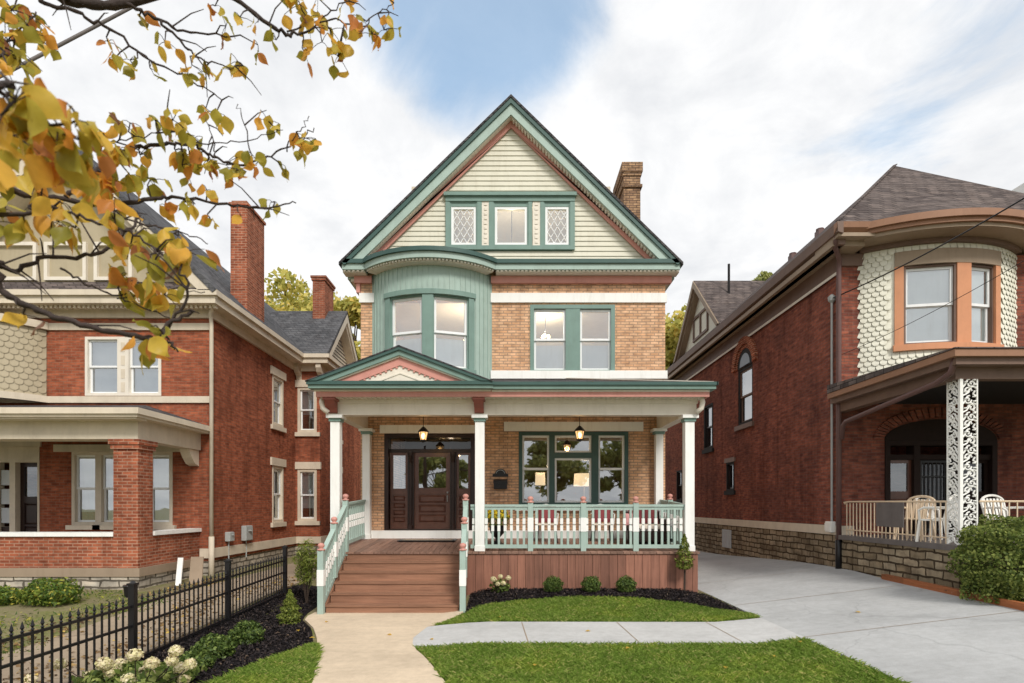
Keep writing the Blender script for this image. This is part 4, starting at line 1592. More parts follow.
p = np.stack([rng.uniform(-7.6, -4.95, 3800), rng.uniform(5, 14.5, 3800), np.zeros(3800)], 1)
p = p[np.sin(p[:, 0] * 3.1 + np.sin(p[:, 1] * 1.3)) + rng.normal(size=len(p)) * .5 > .25]
p[:, 2] = [gz(a, b) + .03 for a, b in p[:, :2]]
M['litter'] = leafmat('litter', [(0, S(84, 66, 48)), (.5, S(130, 104, 72)), (.85, S(168, 140, 92)), (1, S(196, 168, 84))], .1, .8)
tag(leaves(p, .07, 'leaf_litter', 'litter', None, .6, np.array([0, 0, 1.]), .5), 'brown leaf litter on the side path beyond the fence', 'leaf litter', kind='stuff')
p = np.stack([rng.uniform(-12, -6.6, 9000), rng.uniform(5.5, 12.2, 9000), np.zeros(9000)], 1)
p = p[np.sin(p[:, 0] * 1.7 + 1) * np.sin(p[:, 1] * 1.9) + rng.normal(size=len(p)) * .35 > .1]
p[:, 2] = [gz(a, b) + .02 for a, b in p[:, :2]]
tag(leaves(p, .09, 'weeds', 'ground_plants', None, .2, np.array([0, 0, .6]), .8), 'patchy grass and weeds in front of the left stone porch', 'weeds', kind='stuff')

# ------------------------------------------------------------------ left neighbour
LH = thing('brick_house', 'red brick neighbouring house with cream trim, pillared porch and tall chimney beyond the iron fence', 'house', (-11.5, 15, .2))
LY, LX = 15.0, -7.9
LT, LR = frontT(LY), rightT(LX)
w = MB()
wall_holes(w, LT, -16, LX, .6, 7.1, [(-11.2, -9.2, 4.95, 6.5), (-11.55, -10.35, 1.55, 3.47), (-9.6, -8.9, 1.55, 3.47), (-13.6, -12.4, .75, 3.6)], .3)
wall_holes(w, LR, LY + .3, 20.9, .6, 7.1, [(18.85, 19.75, 1.5, 3.4), (18.85, 19.75, 4.75, 6.4)], .3)
wall_holes(w, frontT(20.9), LX - .3, -7.0, .6, 7.1, [(-7.82, -7.12, 1.45, 3.4), (-7.82, -7.12, 4.65, 6.4)], .3)
wall_holes(w, rightT(-7.0), 21.2, 25.1, .6, 7.1, [(22.6, 23.4, 1.5, 3.4), (22.6, 23.4, 4.75, 6.4)], .3)
w.box(-7.3, -7.0, 25.1, 25.4, .6, 7.1)
w.box(-9, -7.3, 25.1, 25.4, .6, 7.1)
w.box(-16, -7.9, 30, 30.3, .2, 7.1)
w.box(-16.3, -16, 15, 30.3, .2, 7.1)
w.box(LX - .3, LX, 25.4, 30, .2, 7.1)
w.build('wall', 'red_brick', LH)
fd = MB()
fd.box(-16, LX - .02, LY + .02, LY + .3, -.1, .6)
fd.box(LX - .3, LX - .02, LY + .3, 20.92, -.1, .6)
fd.box(LX - .3, -7.02, 20.92, 21.2, -.1, .6)
fd.box(-7.3, -7.02, 21.2, 25.1, -.1, .6)
fd.build('foundation', 'grey_rubble', LH)
MB().box(-8.17, LX + .05, LY - .05, LY + .02, .68, .93).build('stone_band', 'stone_cream', LH)
MB().box(LX - .02, LX + .05, LY + .02, 20.85, .68, .93).build('stone_band', 'stone_cream', LH)
MB().box(LX + .05, -6.95, 20.85, 20.92, .68, .93).build('stone_band', 'stone_cream', LH)
MB().box(-7.02, -6.95, 20.92, 25.1, .68, .93).build('stone_band', 'stone_cream', LH)
MB().box(-16, LX + .04, LY - .05, LY + .02, 6.67, 6.85).build('stone_band', 'stone_cream', LH)
MB().box(-16, LX + .04, LY - .05, LY + .02, 4.76, 4.93).build('stone_band', 'stone_cream', LH)
# windows
def two(root, T, u0, u1, z0, z1, um, **k):
    window(root, T, u0, um, z0, z1, 'stone_cream', **k)
    window(root, T, um, u1, z0, z1, 'stone_cream', **k)
window(LH, LT, -11.2, -10.28, 4.95, 6.5, 'cream', blind='blue_blind', cw=.07)
window(LH, LT, -10.12, -9.2, 4.95, 6.5, 'cream', blind='blue_blind', cw=.07)
m = MB(LT).box(-10.28, -10.12, -.02, .14, 4.95, 6.5)
m.cur = 1
for k in range(4):
    m.box(-10.25, -10.15, -.028, -.019, 5.05 + k * .35, 5.3 + k * .35)
m.build('mullion', ['cream', 'stone_cream'], LH)
window(LH, LT, -11.55, -10.85, 1.55, 3.47, 'stone_cream', blind='bright_blind', blind_to=.15, cw=.08, sill=(.12, .1, .1, 'stone_cream'))
window(LH, LT, -10.85, -10.35, 1.55, 3.47, 'stone_cream', blind='bright_blind', cw=.08, sill=(.12, .1, .1, 'stone_cream'))
window(LH, LT, -9.6, -8.9, 1.55, 3.47, 'stone_cream', blind='bright_blind', cw=.08, sill=(.12, .1, .1, 'stone_cream'))
MB(LT).box(-12.0, -8.6, -.06, .02, 3.474, 3.66).build('lintel', 'stone_cream', LH)
for T, u0, u1 in ((LR, 18.85, 19.75), (frontT(20.9), -7.82, -7.12), (rightT(-7.0), 22.6, 23.4)):
    for (z0, z1, bd) in ((1.5, 3.4, .22), (4.75, 6.4, .4)):
        z0 = z0 if T is not frontT else z0
        window(LH, T, u0, u1, z0, z1, 'stone_cream', blind='blind', blind_to=bd, cw=.09, sill=(.15, .12, .08, 'stone_cream'), lintel=(.26, .15, .06, 'stone_cream'))
# entry
d_ = panel_leaf('door', -13.05, -12.45, .78, 3.2, 2.3, 2, 'dark_wood', 'dark_glass', LH, LT, .16)
MB(LT).lathe((-12.52, .13, 1.75), [(.03, 0), (.03, .05)], 8).build('handle', 'grey_box', d_)
m = MB(LT)
m.ring(-13.6, -12.4, .75, 3.6, .05, -.02, .25)
m.box(-13.2, -13.05, .0, .25, .8, 3.2)
m.box(-13.55, -12.45, .0, .25, 3.2, 3.55)
m.box(-13.55, -12.45, .2, .25, .78, 1.5)
DFL = m.build('door_frame', 'stone_cream', LH)
MB(LT).box(-13.6, -12.35, -.05, .02, 3.605, 4.0).build('transom_panel', 'stone_cream', DFL)
MB(LT).box(-13.5, -13.25, .1, .13, .85, 1.5).build('sidelight', 'dark_wood', DFL)
for k in range(3):
    MB(LT).box(-13.5, -13.25, .1, .12, 1.6 + k * .5, 2.0 + k * .5).build('sidelight', 'blind', DFL)
# bay with scale shingles (left edge)
LB, LBR = (-14.4, 16.2), 2.5
ba = MB()
bA = R(61)
ba.arc(LB, LBR - .1, LBR, 4.94, 6.66, -R(50), -R(5), 12)
ba.arc(LB, LBR - .1, LBR, 4.94, 6.66, R(30), bA, 10)
ba.arc(LB, LBR - .1, LBR, 4.94, 5.05, -R(5), R(30), 10)
ba.arc(LB, LBR - .1, LBR, 6.5, 6.66, -R(5), R(30), 10)
for row in range(12):
    z1 = 6.66 - row * .15
    for k in range(40):
        a = -R(10) + (k + (row % 2) * .5) * .075
        if a > bA - .03 or (R(-7) < a < R(31) and 4.98 < z1 - .1 < 6.55):
            continue
        for_ = []
        for q in range(7):
            th = math.pi * q / 6
            aa = a + .034 * math.cos(th)
            zz = z1 - .1 - .07 * math.sin(th)
            rr_ = LBR + .02
            for_.append((LB[0] + rr_ * math.sin(aa), LB[1] - rr_ * math.cos(aa), zz))
        for aa in (a - .034, a + .034):
            for_.append((LB[0] + (LBR + .004) * math.sin(aa), LB[1] - (LBR + .004) * math.cos(aa), z1))
        ba.poly(for_)
LBAY = ba.build('bay', 'scale_tan', LH, fix=False)
MB().arc(LB, LBR - .1, LBR + .1, 6.67, 6.86, -R(50), bA, 20).arc(LB, LBR - .1, LBR + .08, 4.76, 4.93, -R(50), bA, 20).build('bay_band', 'stone_cream', LBAY)
T = Matrix.Translation((LB[0], LB[1], 0)) @ Matrix.Rotation(R(12.5), 4, 'Z') @ Matrix.Translation((0, -LBR * .955, 0))
window(LH, T, -.75, .75, 5.05, 6.5, 'cream', blind='blind', cw=.1, d0=-.05)
# cornice
cn = MB()
for (x0, x1, y0, y1) in ((-16, -7.5, 14.45, 15.0), (-7.9, -7.5, 15.0, 20.5), (-7.9, -6.6, 20.5, 20.9), (-7.0, -6.6, 20.9, 25.5)):
    cn.box(x0, x1, y0, y1, 7.2, 7.38)
for (x0, x1, y0, y1) in ((-16, -7.82, 14.92, 15.3), (-8.2, -7.82, 15.3, 20.82), (-8.2, -6.92, 20.82, 21.2), (-7.3, -6.92, 21.2, 25.1)):
    cn.box(x0, x1, y0, y1, 6.98, 7.2)
for (x0, x1, y0, y1) in ((-16, -7.43, 14.38, 14.5), (-7.55, -7.43, 14.5, 20.43), (-7.55, -6.53, 20.43, 20.55), (-6.65, -6.53, 20.55, 25.6)):
    cn.box(x0, x1, y0, y1, 7.381, 7.52)
n = 70
for k in range(n):
    xx = -15.9 + k * .12
    cn.box(xx, xx + .06, 14.6, 14.7, 7.12, 7.2)
for xx in (-8.1, -7.2):
    pass
cn.build('cornice', 'stone_cream', LH)
for (y0, x0) in ((20.55, -7.85), (20.55, -7.05)):
    MB().prism([(y0 + .35, 7.19), (y0, 7.19), (y0, 7.05), (y0 + .1, 6.9), (y0 + .27, 6.8), (y0 + .35, 6.6)], 'x', x0, x0 + .18).build('bracket', 'stone_cream', LH)
# roof: front gable with its ridge running back
rx, rz_ = -11.6, 7.52 + 4.15
rf = MB()
for s in (-1, 1):
    xe = rx + s * 4.17
    rf.prism([(rx, rz_), (xe, 7.52), (xe - s * .1, 7.44), (rx, rz_ - .12)], 'y', 14.36, 30.3)
# wing gable roof, ridge along X
rf.add([(-12, 20.45, 7.52), (-6.6, 20.45, 7.52), (-6.6, 23, 9.92), (-9.5, 23, 9.92), (-6.6, 20.6, 7.46), (-6.6, 23, 9.8)], [(0, 1, 2, 3), (1, 4, 5, 2)])
rf.add([(-12, 25.55, 7.52), (-6.6, 25.55, 7.52), (-6.6, 23, 9.92), (-9.5, 23, 9.92)], [(0, 3, 2, 1)])
LROOF = rf.build('roof', 'slate', LH)
rk = MB()
for s in (-1, 1):
    xe = rx + s * 4.1
    rk.prism([(rx, rz_ - .13), (xe, 7.5), (xe - s * .4, 7.5), (rx, rz_ - .55)], 'y', 14.38, 14.5)
    rk.prism([(rx, rz_ - .5), (xe - s * .4, 7.5), (xe - s * .6, 7.5), (rx, rz_ - .7)], 'y', 14.5, 14.95)
rk.build('rake_trim', 'stone_cream', LROOF)
rk = MB()
for s in (-1, 1):
    y = 23 + s * 2.5
    rk.prism([(23, 9.78), (y, 7.4), (y - s * .3, 7.4), (23, 9.45)], 'x', -6.66, -6.6)
    rk.prism([(23, 9.45), (y - s * .3, 7.4), (y - s * .42, 7.4), (23, 9.3)], 'x', -7.0, -6.66)
rk.build('rake_trim', 'stone_cream', LROOF)
gs = MB()
gs.prism([(-15.3, 7.5), (-7.9, 7.5), (rx, rz_ - .55)], 'y', 14.96, 15.1)
gs.build('gable_wall', 'scale_tan', LH)
gs = MB()
z = 7.4
while z < 9.6:
    hw0, hw1 = (9.6 - z) * .98, max(0, (9.6 - z - .14) * .98)
    gs.add([(-6.98, 23 - hw0, z), (-6.98, 23 + hw0, z), (-7.01, 23 + hw1, z + .14), (-7.01, 23 - hw1, z + .14)], [(0, 1, 2, 3)])
    z += .14
WG = gs.build('gable_siding', 'stone_cream', LH, fix=False)
MB(rightT(-6.985)).ring(21.5, 22.2, 7.5, 8.3, .08, -.03, .02).build('attic_frame', 'stone_cream', WG)
MB(rightT(-6.985)).box(21.58, 22.12, -.006, .01, 7.58, 8.22).build('attic_pane', 'dim', WG)
# gable windows and the shingle skirt
GT2 = frontT(14.94)
window(LH, GT2, -13.6, -12.4, 7.95, 8.95, 'cream', blind='blind', cw=.09, d0=-.06, rail=False)
window(LH, GT2, -12.2, -11.1, 7.95, 8.95, 'cream', blind='blind', cw=.09, d0=-.06, rail=False)
window(LH, GT2, -10.9, -9.9, 7.95, 8.95, 'cream', blind='blind', cw=.09, d0=-.06, rail=False)
for bx in GT2, :
    pass
sk_ = MB()
sk_.prism([(14.4, 7.53), (14.93, 7.92), (14.93, 7.5), (14.4, 7.5)], 'x', -15.6, -8.0)
sk_.build('skirt_roof', 'brown_shingle', LROOF)
# chimneys
ch = MB()
ch.box(-8.12, -7.64, 16.5, 17.65, 7.4, 10.75)
ch.box(-8.16, -7.6, 16.46, 17.69, 10.75, 10.83)
ch.box(-8.1, -7.66, 16.52, 17.63, 10.83, 10.9)
ch.build('chimney', 'worn_brick', LROOF)['label'] = 'tall red chimney rising at the side eave'
ch = MB()
ch.box(-7.83, -7.35, 22.5, 23.6, 9.3, 10.95)
ch.box(-7.87, -7.31, 22.46, 23.64, 10.95, 11.05)
ch.box(-7.9, -7.28, 22.43, 23.67, 11.05, 11.13)
ch.build('chimney', 'worn_brick', LROOF)['label'] = 'short red chimney on the rear wing ridge'
# downspout
dn = MB()
dn.tube([(-7.5, 14.5, 7.4), (-7.6, 14.6, 7.25), (-7.83, 14.85, 7.05), (-7.83, 14.9, 6.8), (-7.83, 14.9, 1.2)], .05, 10)
dn.tube([(-7.83, 14.9, 1.25), (-7.83, 14.9, .0)], .07, 10)
dn.build('downspout', 'stone_cream', LH, smooth=True)
# porch
LP = MB()
LP.box(-8.72, -8.18, 12.5, 13.02, .69, 3.5)
LP.box(-8.76, -8.14, 12.46, 13.06, 3.3, 3.4)
LP.box(-8.79, -8.11, 12.43, 13.09, 3.4, 3.51)
LP.build('pillar', 'worn_brick', LH)
lw = MB()
lw.box(-16, -8.73, 12.55, 12.8, .69, 1.38)
lw.box(-8.42, -8.2, 13.03, 15, .69, 1.38)
lw.build('porch_wall', 'worn_brick', LH)
cp = MB()
cp.box(-16, -8.73, 12.5, 12.85, 1.38, 1.47)
cp.box(-8.48, -8.14, 13.03, 15, 1.38, 1.47)
cp.build('coping', 'white', LH)
lf = MB()
lf.box(-16, -8.13, 12.47, 12.9, .5, .688)
lf.box(-8.5, -8.13, 12.9, 15, .5, .688)
lf.box(-16, -8.5, 12.9, 15, .55, .687)
lf.build('porch_floor', 'taupe', LH)
lf = MB()
lf.box(-16, -8.16, 12.5, 12.9, -.1, .5)
lf.box(-8.5, -8.16, 12.9, 15, -.1, .5)
lf.build('porch_foundation', 'grey_rubble', LH)
pb = MB()
pb.box(-16, -8.15, 12.45, 12.95, 3.515, 3.94)
pb.box(-8.5, -8.15, 12.95, 14.98, 3.515, 3.94)
pb.prism([(14.98, 3.51), (14.98, 3.1), (14.8, 3.15), (14.65, 3.3), (14.5, 3.51)], 'x', -8.45, -8.2)
pb.build('porch_beam', 'stone_cream', LH)
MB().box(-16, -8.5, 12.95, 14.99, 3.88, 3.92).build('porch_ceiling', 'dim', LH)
pg = MB()
pg.box(-16, -7.9, 12.05, 15, 3.94, 4.0)
pg.box(-16, -7.85, 12.0, 12.12, 4.0, 4.13)
pg.box(-7.97, -7.85, 12.12, 15, 4.0, 4.13)
pg.box(-16, -7.95, 12.1, 12.45, 3.9, 3.94)
pg.build('porch_gutter', 'stone_cream', LH)
rr = MB()
rr.slab([(-16, 12.06, 4.14), (-7.9, 12.06, 4.14), (-9.6, 14.98, 4.7), (-16, 14.98, 4.7)], .03)
rr.slab([(-7.9, 12.06, 4.14), (-7.9, 14.98, 4.14), (-9.6, 14.98, 4.7)], .03)
rr.build('porch_roof', 'shingle', LH)
# meter boxes, leaning boards
for y, z, s, lb in ((15.85, 1.2, .13, 'small grey utility box on the red brick side wall nearest the downspout'), (16.9, 1.25, .22, 'larger grey electric meter box on the red brick side wall')):
    t = thing('utility_box', lb, 'utility box', (LX, y, z - s), 'utility boxes on the red side wall')
    MB().box(LX + .003, LX + .14, y - s, y + s, z - s, z + s).build('case', 'grey_box', t, bevel=.015)
    m = MB().box(LX + .141, LX + .155, y - s * .9, y + s * .9, z - s * .9, z + s * .85)
    m.lathe((LX + .15, y, z + s * .3), [(s * .4, 0), (s * .4, .02)], 12)
    m.build('cover', 'grey_box', t)
    MB().tube([(LX + .05, y, z - s), (LX + .05, y, z - s - .5)], .018, 6).build('conduit', 'grey_box', t)
for i, (x, mt_, lb) in enumerate(((-7.72, 'white', 'white board leaning on the stone corner below the left brick porch'), (-7.55, 'taupe', 'weathered grey panel leaning beside the white board at the stone corner'))):
    m = MB()
    yb = 13.1 + .25 * i
    g = gz(x, yb)
    wd = .12 if i == 0 else .3
    m.add([(x, yb, g), (x + wd, yb, g), (x + wd - .2, yb + .45, g + .6), (x - .2, yb + .45, g + .6), (x, yb + .03, g), (x + wd, yb + .03, g), (x + wd - .2, yb + .48, g + .6), (x - .2, yb + .48, g + .6)],
          [(0, 1, 2, 3), (4, 7, 6, 5), (0, 4, 5, 1), (1, 5, 6, 2), (2, 6, 7, 3), (3, 7, 4, 0)])
    tag(m.build('leaning_board', mt_), lb, 'board', 'boards leaning at the stone corner')
# planting bed at the left house
for i, (x, y, rx_, rz2, n, lb) in enumerate(((-12.2, 10.9, .7, .22, 2500, 'low green bedding plants at the far left of the stone porch base'),
                                         (-11.0, 10.8, .6, .2, 2200, 'low yellow green bedding plants in the middle of the stone porch base'),
                                         (-9.9, 10.9, .55, .24, 2000, 'low leafy bedding plants left of the tall bush at the stone base'),
                                         (-8.8, 10.9, .55, .36, 2400, 'taller feathery bush below the red brick porch pillar'))):
    shrub('garden_plant', (x, y, gz(x, y) + rz2 * .6), (rx_, .4, rz2 * .75), n, .08, 'ground_plants', lb, 'plant', 'plants along the stone porch base', .4)
m = MB().lathe((-7.75, 11.6, gz(-7.75, 11.6)), [(.1, 0), (.12, .2), (.135, .22), (.125, .24)], 14)
tag(m.build('plant_pot', 'black_iron'), 'black nursery pot beside the feathery bush at the stone corner', 'pot')

# ------------------------------------------------------------------ right neighbour
RH = thing('brick_house', 'dark red brick neighbouring house with curved cream shingle bay and brown trim beside the driveway', 'house', (11, 13.5, .5))
RX, RY = 7.8, 13.5
RT, RL = frontT(RY), leftT(RX)
w = MB()
wall_holes(w, RT, RX, 15.5, 1.3, 8.0, [(8.85, 11.5, 1.4, 3.6), (8.6, 11.6, 5.5, 7.7)], .3)
wall_holes(w, RL, -30, -RY - .3, 1.5, 8.0, [(-19.6, -18.4, 4.78, 6.7), (-23.0, -22.0, 4.3, 6.05), (-20.6, -19.9, 2.6, 3.6), (-26.8, -26.0, 2.3, 3.7)], .3)
w.box(RX, 15.5, 30, 30.3, 0, 8.0)
w.box(15.2, 15.5, RY + .3, 30, 0, 8.0)
w.build('wall', 'wine_brick', RH)
fd = MB()
fd.box(RX - .03, RX + .3, RY - .03, 30, -.3, 1.358)
fd.build('foundation', 'rubble', RH)
MB().box(RX - .05, RX + .3, RY - .05, 30, 1.36, 1.58).build('stone_band', 'stone_cream', RH)
MB().box(RX + .31, 15.4, RY - .02, RY + .3, 1.1, 1.3).build('stone_band', 'taupe', RH)
gbk = MB(RL)
gbk.box(-20.9, -20.1, -.045, -.03, .55, 1.2)
for i in range(5):
    gbk.box(-20.9 + i * .2 - .008, -20.9 + i * .2 + .008, -.06, -.046, .55, 1.2)
for i in range(4):
    gbk.box(-20.9, -20.1, -.06, -.046, .58 + i * .19 - .008, .58 + i * .19 + .008)
gbk.build('glass_block_window', 'blind', RH)
# side windows
AW = window(RH, RL, -19.6, -18.4, 4.78, 6.7, 'dim', 'brown_trim', blind='bright_blind', cw=.1, d0=.02, d=.16, sill=(.15, .12, .08, 'brown_trim'))
AW['label'] = 'tall arched window with brick hood on the dark side wall'
arc_ = MB(RL)
n = 20
for r0, r1, d0, d1, mi in ((.74, .98, -.08, .02, 0), (.6, .72, -.03, .02, 0)):
    for i in range(n):
        a0, a1 = math.pi * i / n, math.pi * (i + 1) / n
        g_ = .012
        p = [(-19 + r * math.cos(a), 6.7 + r * math.sin(a)) for r, a in ((r0, a0 + g_), (r1, a0 + g_), (r1, a1 - g_), (r0, a1 - g_))]
        arc_.prism(p, 'y', d0, d1)
arc_.build('brick_hood', 'worn_brick', AW)
m = MB(RL)
m.prism([(-19 + .6 * math.cos(a), 6.7 + .6 * math.sin(a)) for a in np.linspace(0, math.pi, 20)], 'y', -.012, -.002)
m.build('arch_panel', 'dim', AW)
m = MB(RL)
m.prism([(-19 + .4 * math.cos(a), 6.74 + .4 * math.sin(a)) for a in np.linspace(0, math.pi, 20)], 'y', -.02, -.013)
m.build('arch_pane', 'blue_blind', AW)
window(RH, RL, -23.0, -22.0, 4.3, 6.05, 'dim', 'dark_wood', blind='bright_blind', blind_to=.5, cw=.08, sill=(.15, .1, .07, 'dim'))
window(RH, RL, -20.6, -19.9, 2.6, 3.6, 'dim', 'dark_wood', 'dark_glass', cw=.06, rail=False, sill=(.15, .1, .07, 'dim'), lintel=(.16, .12, .05, 'brown_trim'))
window(RH, RL, -26.8, -26.0, 2.3, 3.7, 'dim', 'dark_wood', blind='bright_blind', blind_to=.5, cw=.06, sill=(.15, .1, .07, 'dim'))
# cornice and roof
EX, EZ, EY = 7.3, 8.42, 12.75
cn = MB()
cn.cur = 0
cn.box(EX + .06, RX + .3, EY + .3, 30.2, 8.0, 8.12)           # soffit side
cn.box(EX + .06, 15.4, EY + .06, RY + .3, 8.12, 8.2)           # soffit front
cn.cur = 1
cn.prism([(EX, EZ), (EX + .02, EZ - .22), (EX + .14, EZ - .26), (EX + .14, EZ)], 'y', EY, 30.2)
cn.prism([(EX + .1, 8.2), (EX + .16, 8.0), (EX + .3, 8.0), (EX + .3, 8.2)], 'y', EY + .2, 30.2)
cn.box(RX - .06, RX - .002, RY - .02, 30, 7.62, 8.0)
cn.cur = 2
cn.prism([(EY, EZ), (EY + .02, EZ - .12), (EY + .14, EZ - .22), (EY + .14, EZ)], 'x', EX, 8.2)
cn.prism([(EY, EZ), (EY + .02, EZ - .12), (EY + .14, EZ - .22), (EY + .14, EZ)], 'x', 12.0, 15.4)
RB = (10.1, 16.02)
RBR = 3.12
AB = R(36)
AC = math.acos((RB[1] - EY - .07) / (RBR + .75))
cn.arc(RB, RBR + .66, RBR + .74, 8.27, 8.42, -AC, AC, 36)
cn.arc(RB, RBR + .58, RBR + .67, 8.18, 8.269, -AC, AC, 36)
cn.cur = 0
cn.arc(RB, RBR - .1, RBR + .6, 8.10, 8.18, -AC, AC, 36)
cn.cur = 1
cn.arc(RB, RBR - .1, RBR + .12, 8.0, 8.098, -AB, AB, 36)
cn.box(RX - .06, 8.32, RY - .06, RY - .002, 7.72, 8.0)
cn.cur = 3
cn.box(RX - .065, RX - .06, RY, 30, 7.55, 7.62)
RC = cn.build('cornice', ['taupe', 'brown_trim', 'orange_trim', 'cream'], RH)
rf = MB()
rX, rYp, rZ = 10.45, 15.5, 11.3
EXr = 14.4
z0 = EZ
rf.add([(EX, EY, z0), (EXr, EY, z0), (rX, rYp, rZ), (EX, 30, z0), (rX, 30, rZ), (EXr, 30, z0)],
       [(0, 1, 2), (0, 2, 4, 3), (1, 5, 4, 2), (3, 4, 5), (0, 3, 5, 1)])
# roof over the bulge of the bay
pts = [(RB[0] + (RBR + .7) * math.sin(a), RB[1] - (RBR + .7) * math.cos(a), EZ - .005) for a in np.linspace(-AC, AC, 24)]
rf.add(pts + [(RB[0], 14.2, EZ + 1.45)], [(i, i + 1, 24) for i in range(23)])
RR = rf.build('roof', 'brown_shingle', RH)
MB().bar((EX + .03, EY + .03, EZ + .03), (rX, rYp, rZ + .03), .1, .02).build('hip_cap', 'brown_shingle', RR)
MB().box(14.2, 14.5, EY + .3, 20, 8.4, 11.0).build('party_parapet', 'white', RH)
for y in (17.5, 19.2):
    vt = MB().box(rX - 1.0, rX - .8, y, y + .25, rZ - 1.0, rZ - .75)
    vt.lathe((rX - .9, y + .12, rZ - .75), [(.12, 0), (.12, .06), (.02, .09)], 8)
    vt.build('roof_vent', 'pipe_brown', RR)
MB().tube([(8.6, 22.5, 9.2), (8.6, 22.5, 11.6)], .05, 8).build('vent_pipe', 'dim', RR)
# side gable dormer
sg_ = MB()
ay, az = 23.4, 11.3
sl2 = 2.55 / 2.75
sg_.add([(7.5, ay, az), (7.5, ay - 2.9, az - 2.9 * sl2), (10.4, ay - 2.9, az - 2.9 * sl2), (10.4, ay, az), (7.5, ay + 2.9, az - 2.9 * sl2), (10.4, ay + 2.9, az - 2.9 * sl2)],
        [(0, 1, 2, 3), (0, 3, 5, 4)])
sg_.build('dormer_roof', 'brown_shingle', RR, fix=False)
dg = MB()
dg.prism([(ay - 2.7, 8.6), (ay + 2.7, 8.6), (ay, az - .15)], 'x', 7.8, 7.9)
DG = dg.build('dormer_gable', 'scale_cream', RR)
dg = MB()
for s in (-1, 1):
    dg.prism([(ay, az - .02), (ay + s * 2.85, az - .02 - 2.85 * sl2), (ay + s * 2.6, az - .02 - 2.85 * sl2), (ay, az - .3)], 'x', 7.46, 7.55)
    dg.prism([(ay, az - .25), (ay + s * 2.6, az - .02 - 2.85 * sl2), (ay + s * 2.45, az - .02 - 2.85 * sl2), (ay, az - .4)], 'x', 7.55, 7.81)
dg.build('dormer_trim', 'taupe', RR)
m = MB(leftT(7.79))
m.ring(-24.3, -22.5, 9.0, 10.0, .1, -.05, .005)
m.box(-23.45, -23.35, -.05, .005, 9.1, 9.9)
DWF = m.build('dormer_window', 'brown_trim', RR)
# curved shingle bay
ba = MB()
wz0, wz1 = 5.62, 7.55
a1_, a2_ = -R(23.6), R(21)
ba.arc(RB, RBR - .12, RBR, 4.6, wz0, -AB, AB, 30)
ba.arc(RB, RBR - .12, RBR, wz1, 8.1, -AB, AB, 30)
ba.arc(RB, RBR - .12, RBR, wz0, wz1, -AB, a1_, 8)
ba.arc(RB, RBR - .12, RBR, wz0, wz1, a2_, AB, 8)
row = 0
z1 = 8.02
stepa = .155 / RBR
while z1 > 4.9:
    k = 0
    a = -AB + (row % 2) * stepa / 2
    while a < AB:
        if not (a1_ - .02 < a < a2_ + .02 and wz0 - .05 < z1 - .12 < wz1 + .3):
            pts = []
            for q in range(7):
                th = math.pi * q / 6
                aa = a + stepa * .47 * math.cos(th)
                zz = z1 - .105 - .07 * math.sin(th)
                rr_ = RBR + .036
                pts.append((RB[0] + rr_ * math.sin(aa), RB[1] - rr_ * math.cos(aa), zz))
            for aa in (a - stepa * .47, a + stepa * .47):
                pts.append((RB[0] + (RBR + .004) * math.sin(aa), RB[1] - (RBR + .004) * math.cos(aa), z1))
            ba.poly(pts)
        a += stepa
    z1 -= .115
    row += 1
RBAY = ba.build('bay', 'scale_cream', RH, fix=False)
bt = MB()
bt.cur = 1
bt.arc(RB, RBR - .1, RBR + .05, 7.55, 7.88, a1_, a2_, 20)
bt.cur = 0
bt.arc(RB, RBR - .1, RBR + .09, 5.6, 5.74, a1_ - .01, a2_ + .01, 20)
bt.arc(RB, RBR - .1, RBR + .04, 5.74, 7.55, a1_, a1_ + R(3.2), 2)
bt.arc(RB, RBR - .1, RBR + .04, 5.74, 7.55, a2_ - R(3.0), a2_, 2)
bt.arc(RB, RBR - .1, RBR + .04, 5.74, 7.55, R(-.5), R(5.5), 3)
bt.build('bay_trim', ['clay_frame', 'taupe'], RBAY)
for a, hwid, ss, lb in ((-R(10.4), .54, 'window_white', 'white left window of the shingled bay'), (R(11.8), .35, 'window_white', 'narrow right window of the shingled bay')):
    T = Matrix.Translation((RB[0], RB[1], 0)) @ Matrix.Rotation(a, 4, 'Z') @ Matrix.Translation((0, -(RBR - .045), 0))
    window(RH, T, -hwid, hwid, 5.74, 7.55, 'brown_trim', ss, blind='bright_blind', cw=.045, d0=-.01, d=.1, sw=.06)['label'] = lb
# porch
pf = MB()
pf.box(7.75, 15, 9.86, RY, .5, 1.27)
pf.build('porch_base', 'rubble', RH)
MB().box(7.68, 15, 9.78, RY, 1.27, 1.37).build('porch_floor', 'grey_panel', RH)
pr_ = MB()
pr_.cur = 0
pr_.box(7.48, 15, 9.6, 9.72, 4.58, 4.7)
pr_.box(7.48, 7.6, 9.72, RY - .02, 4.58, 4.7)
pr_.cur = 1
pr_.box(7.56, 15, 9.68, 9.9, 4.46, 4.58)
pr_.box(7.56, 7.8, 9.9, RY - .02, 4.46, 4.58)
pr_.box(7.72, 15, 9.9, 10.1, 4.26, 4.46)
pr_.box(7.72, 7.92, 10.1, RY - .02, 4.26, 4.46)
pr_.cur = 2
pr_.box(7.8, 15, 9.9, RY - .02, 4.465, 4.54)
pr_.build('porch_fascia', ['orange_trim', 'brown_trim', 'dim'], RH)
MB().prism([(9.58, 4.701), (RY - .02, 4.701), (RY - .02, 4.9), (9.58, 4.725)], 'x', 7.47, 15).build('porch_roof', 'brown_shingle', RH)
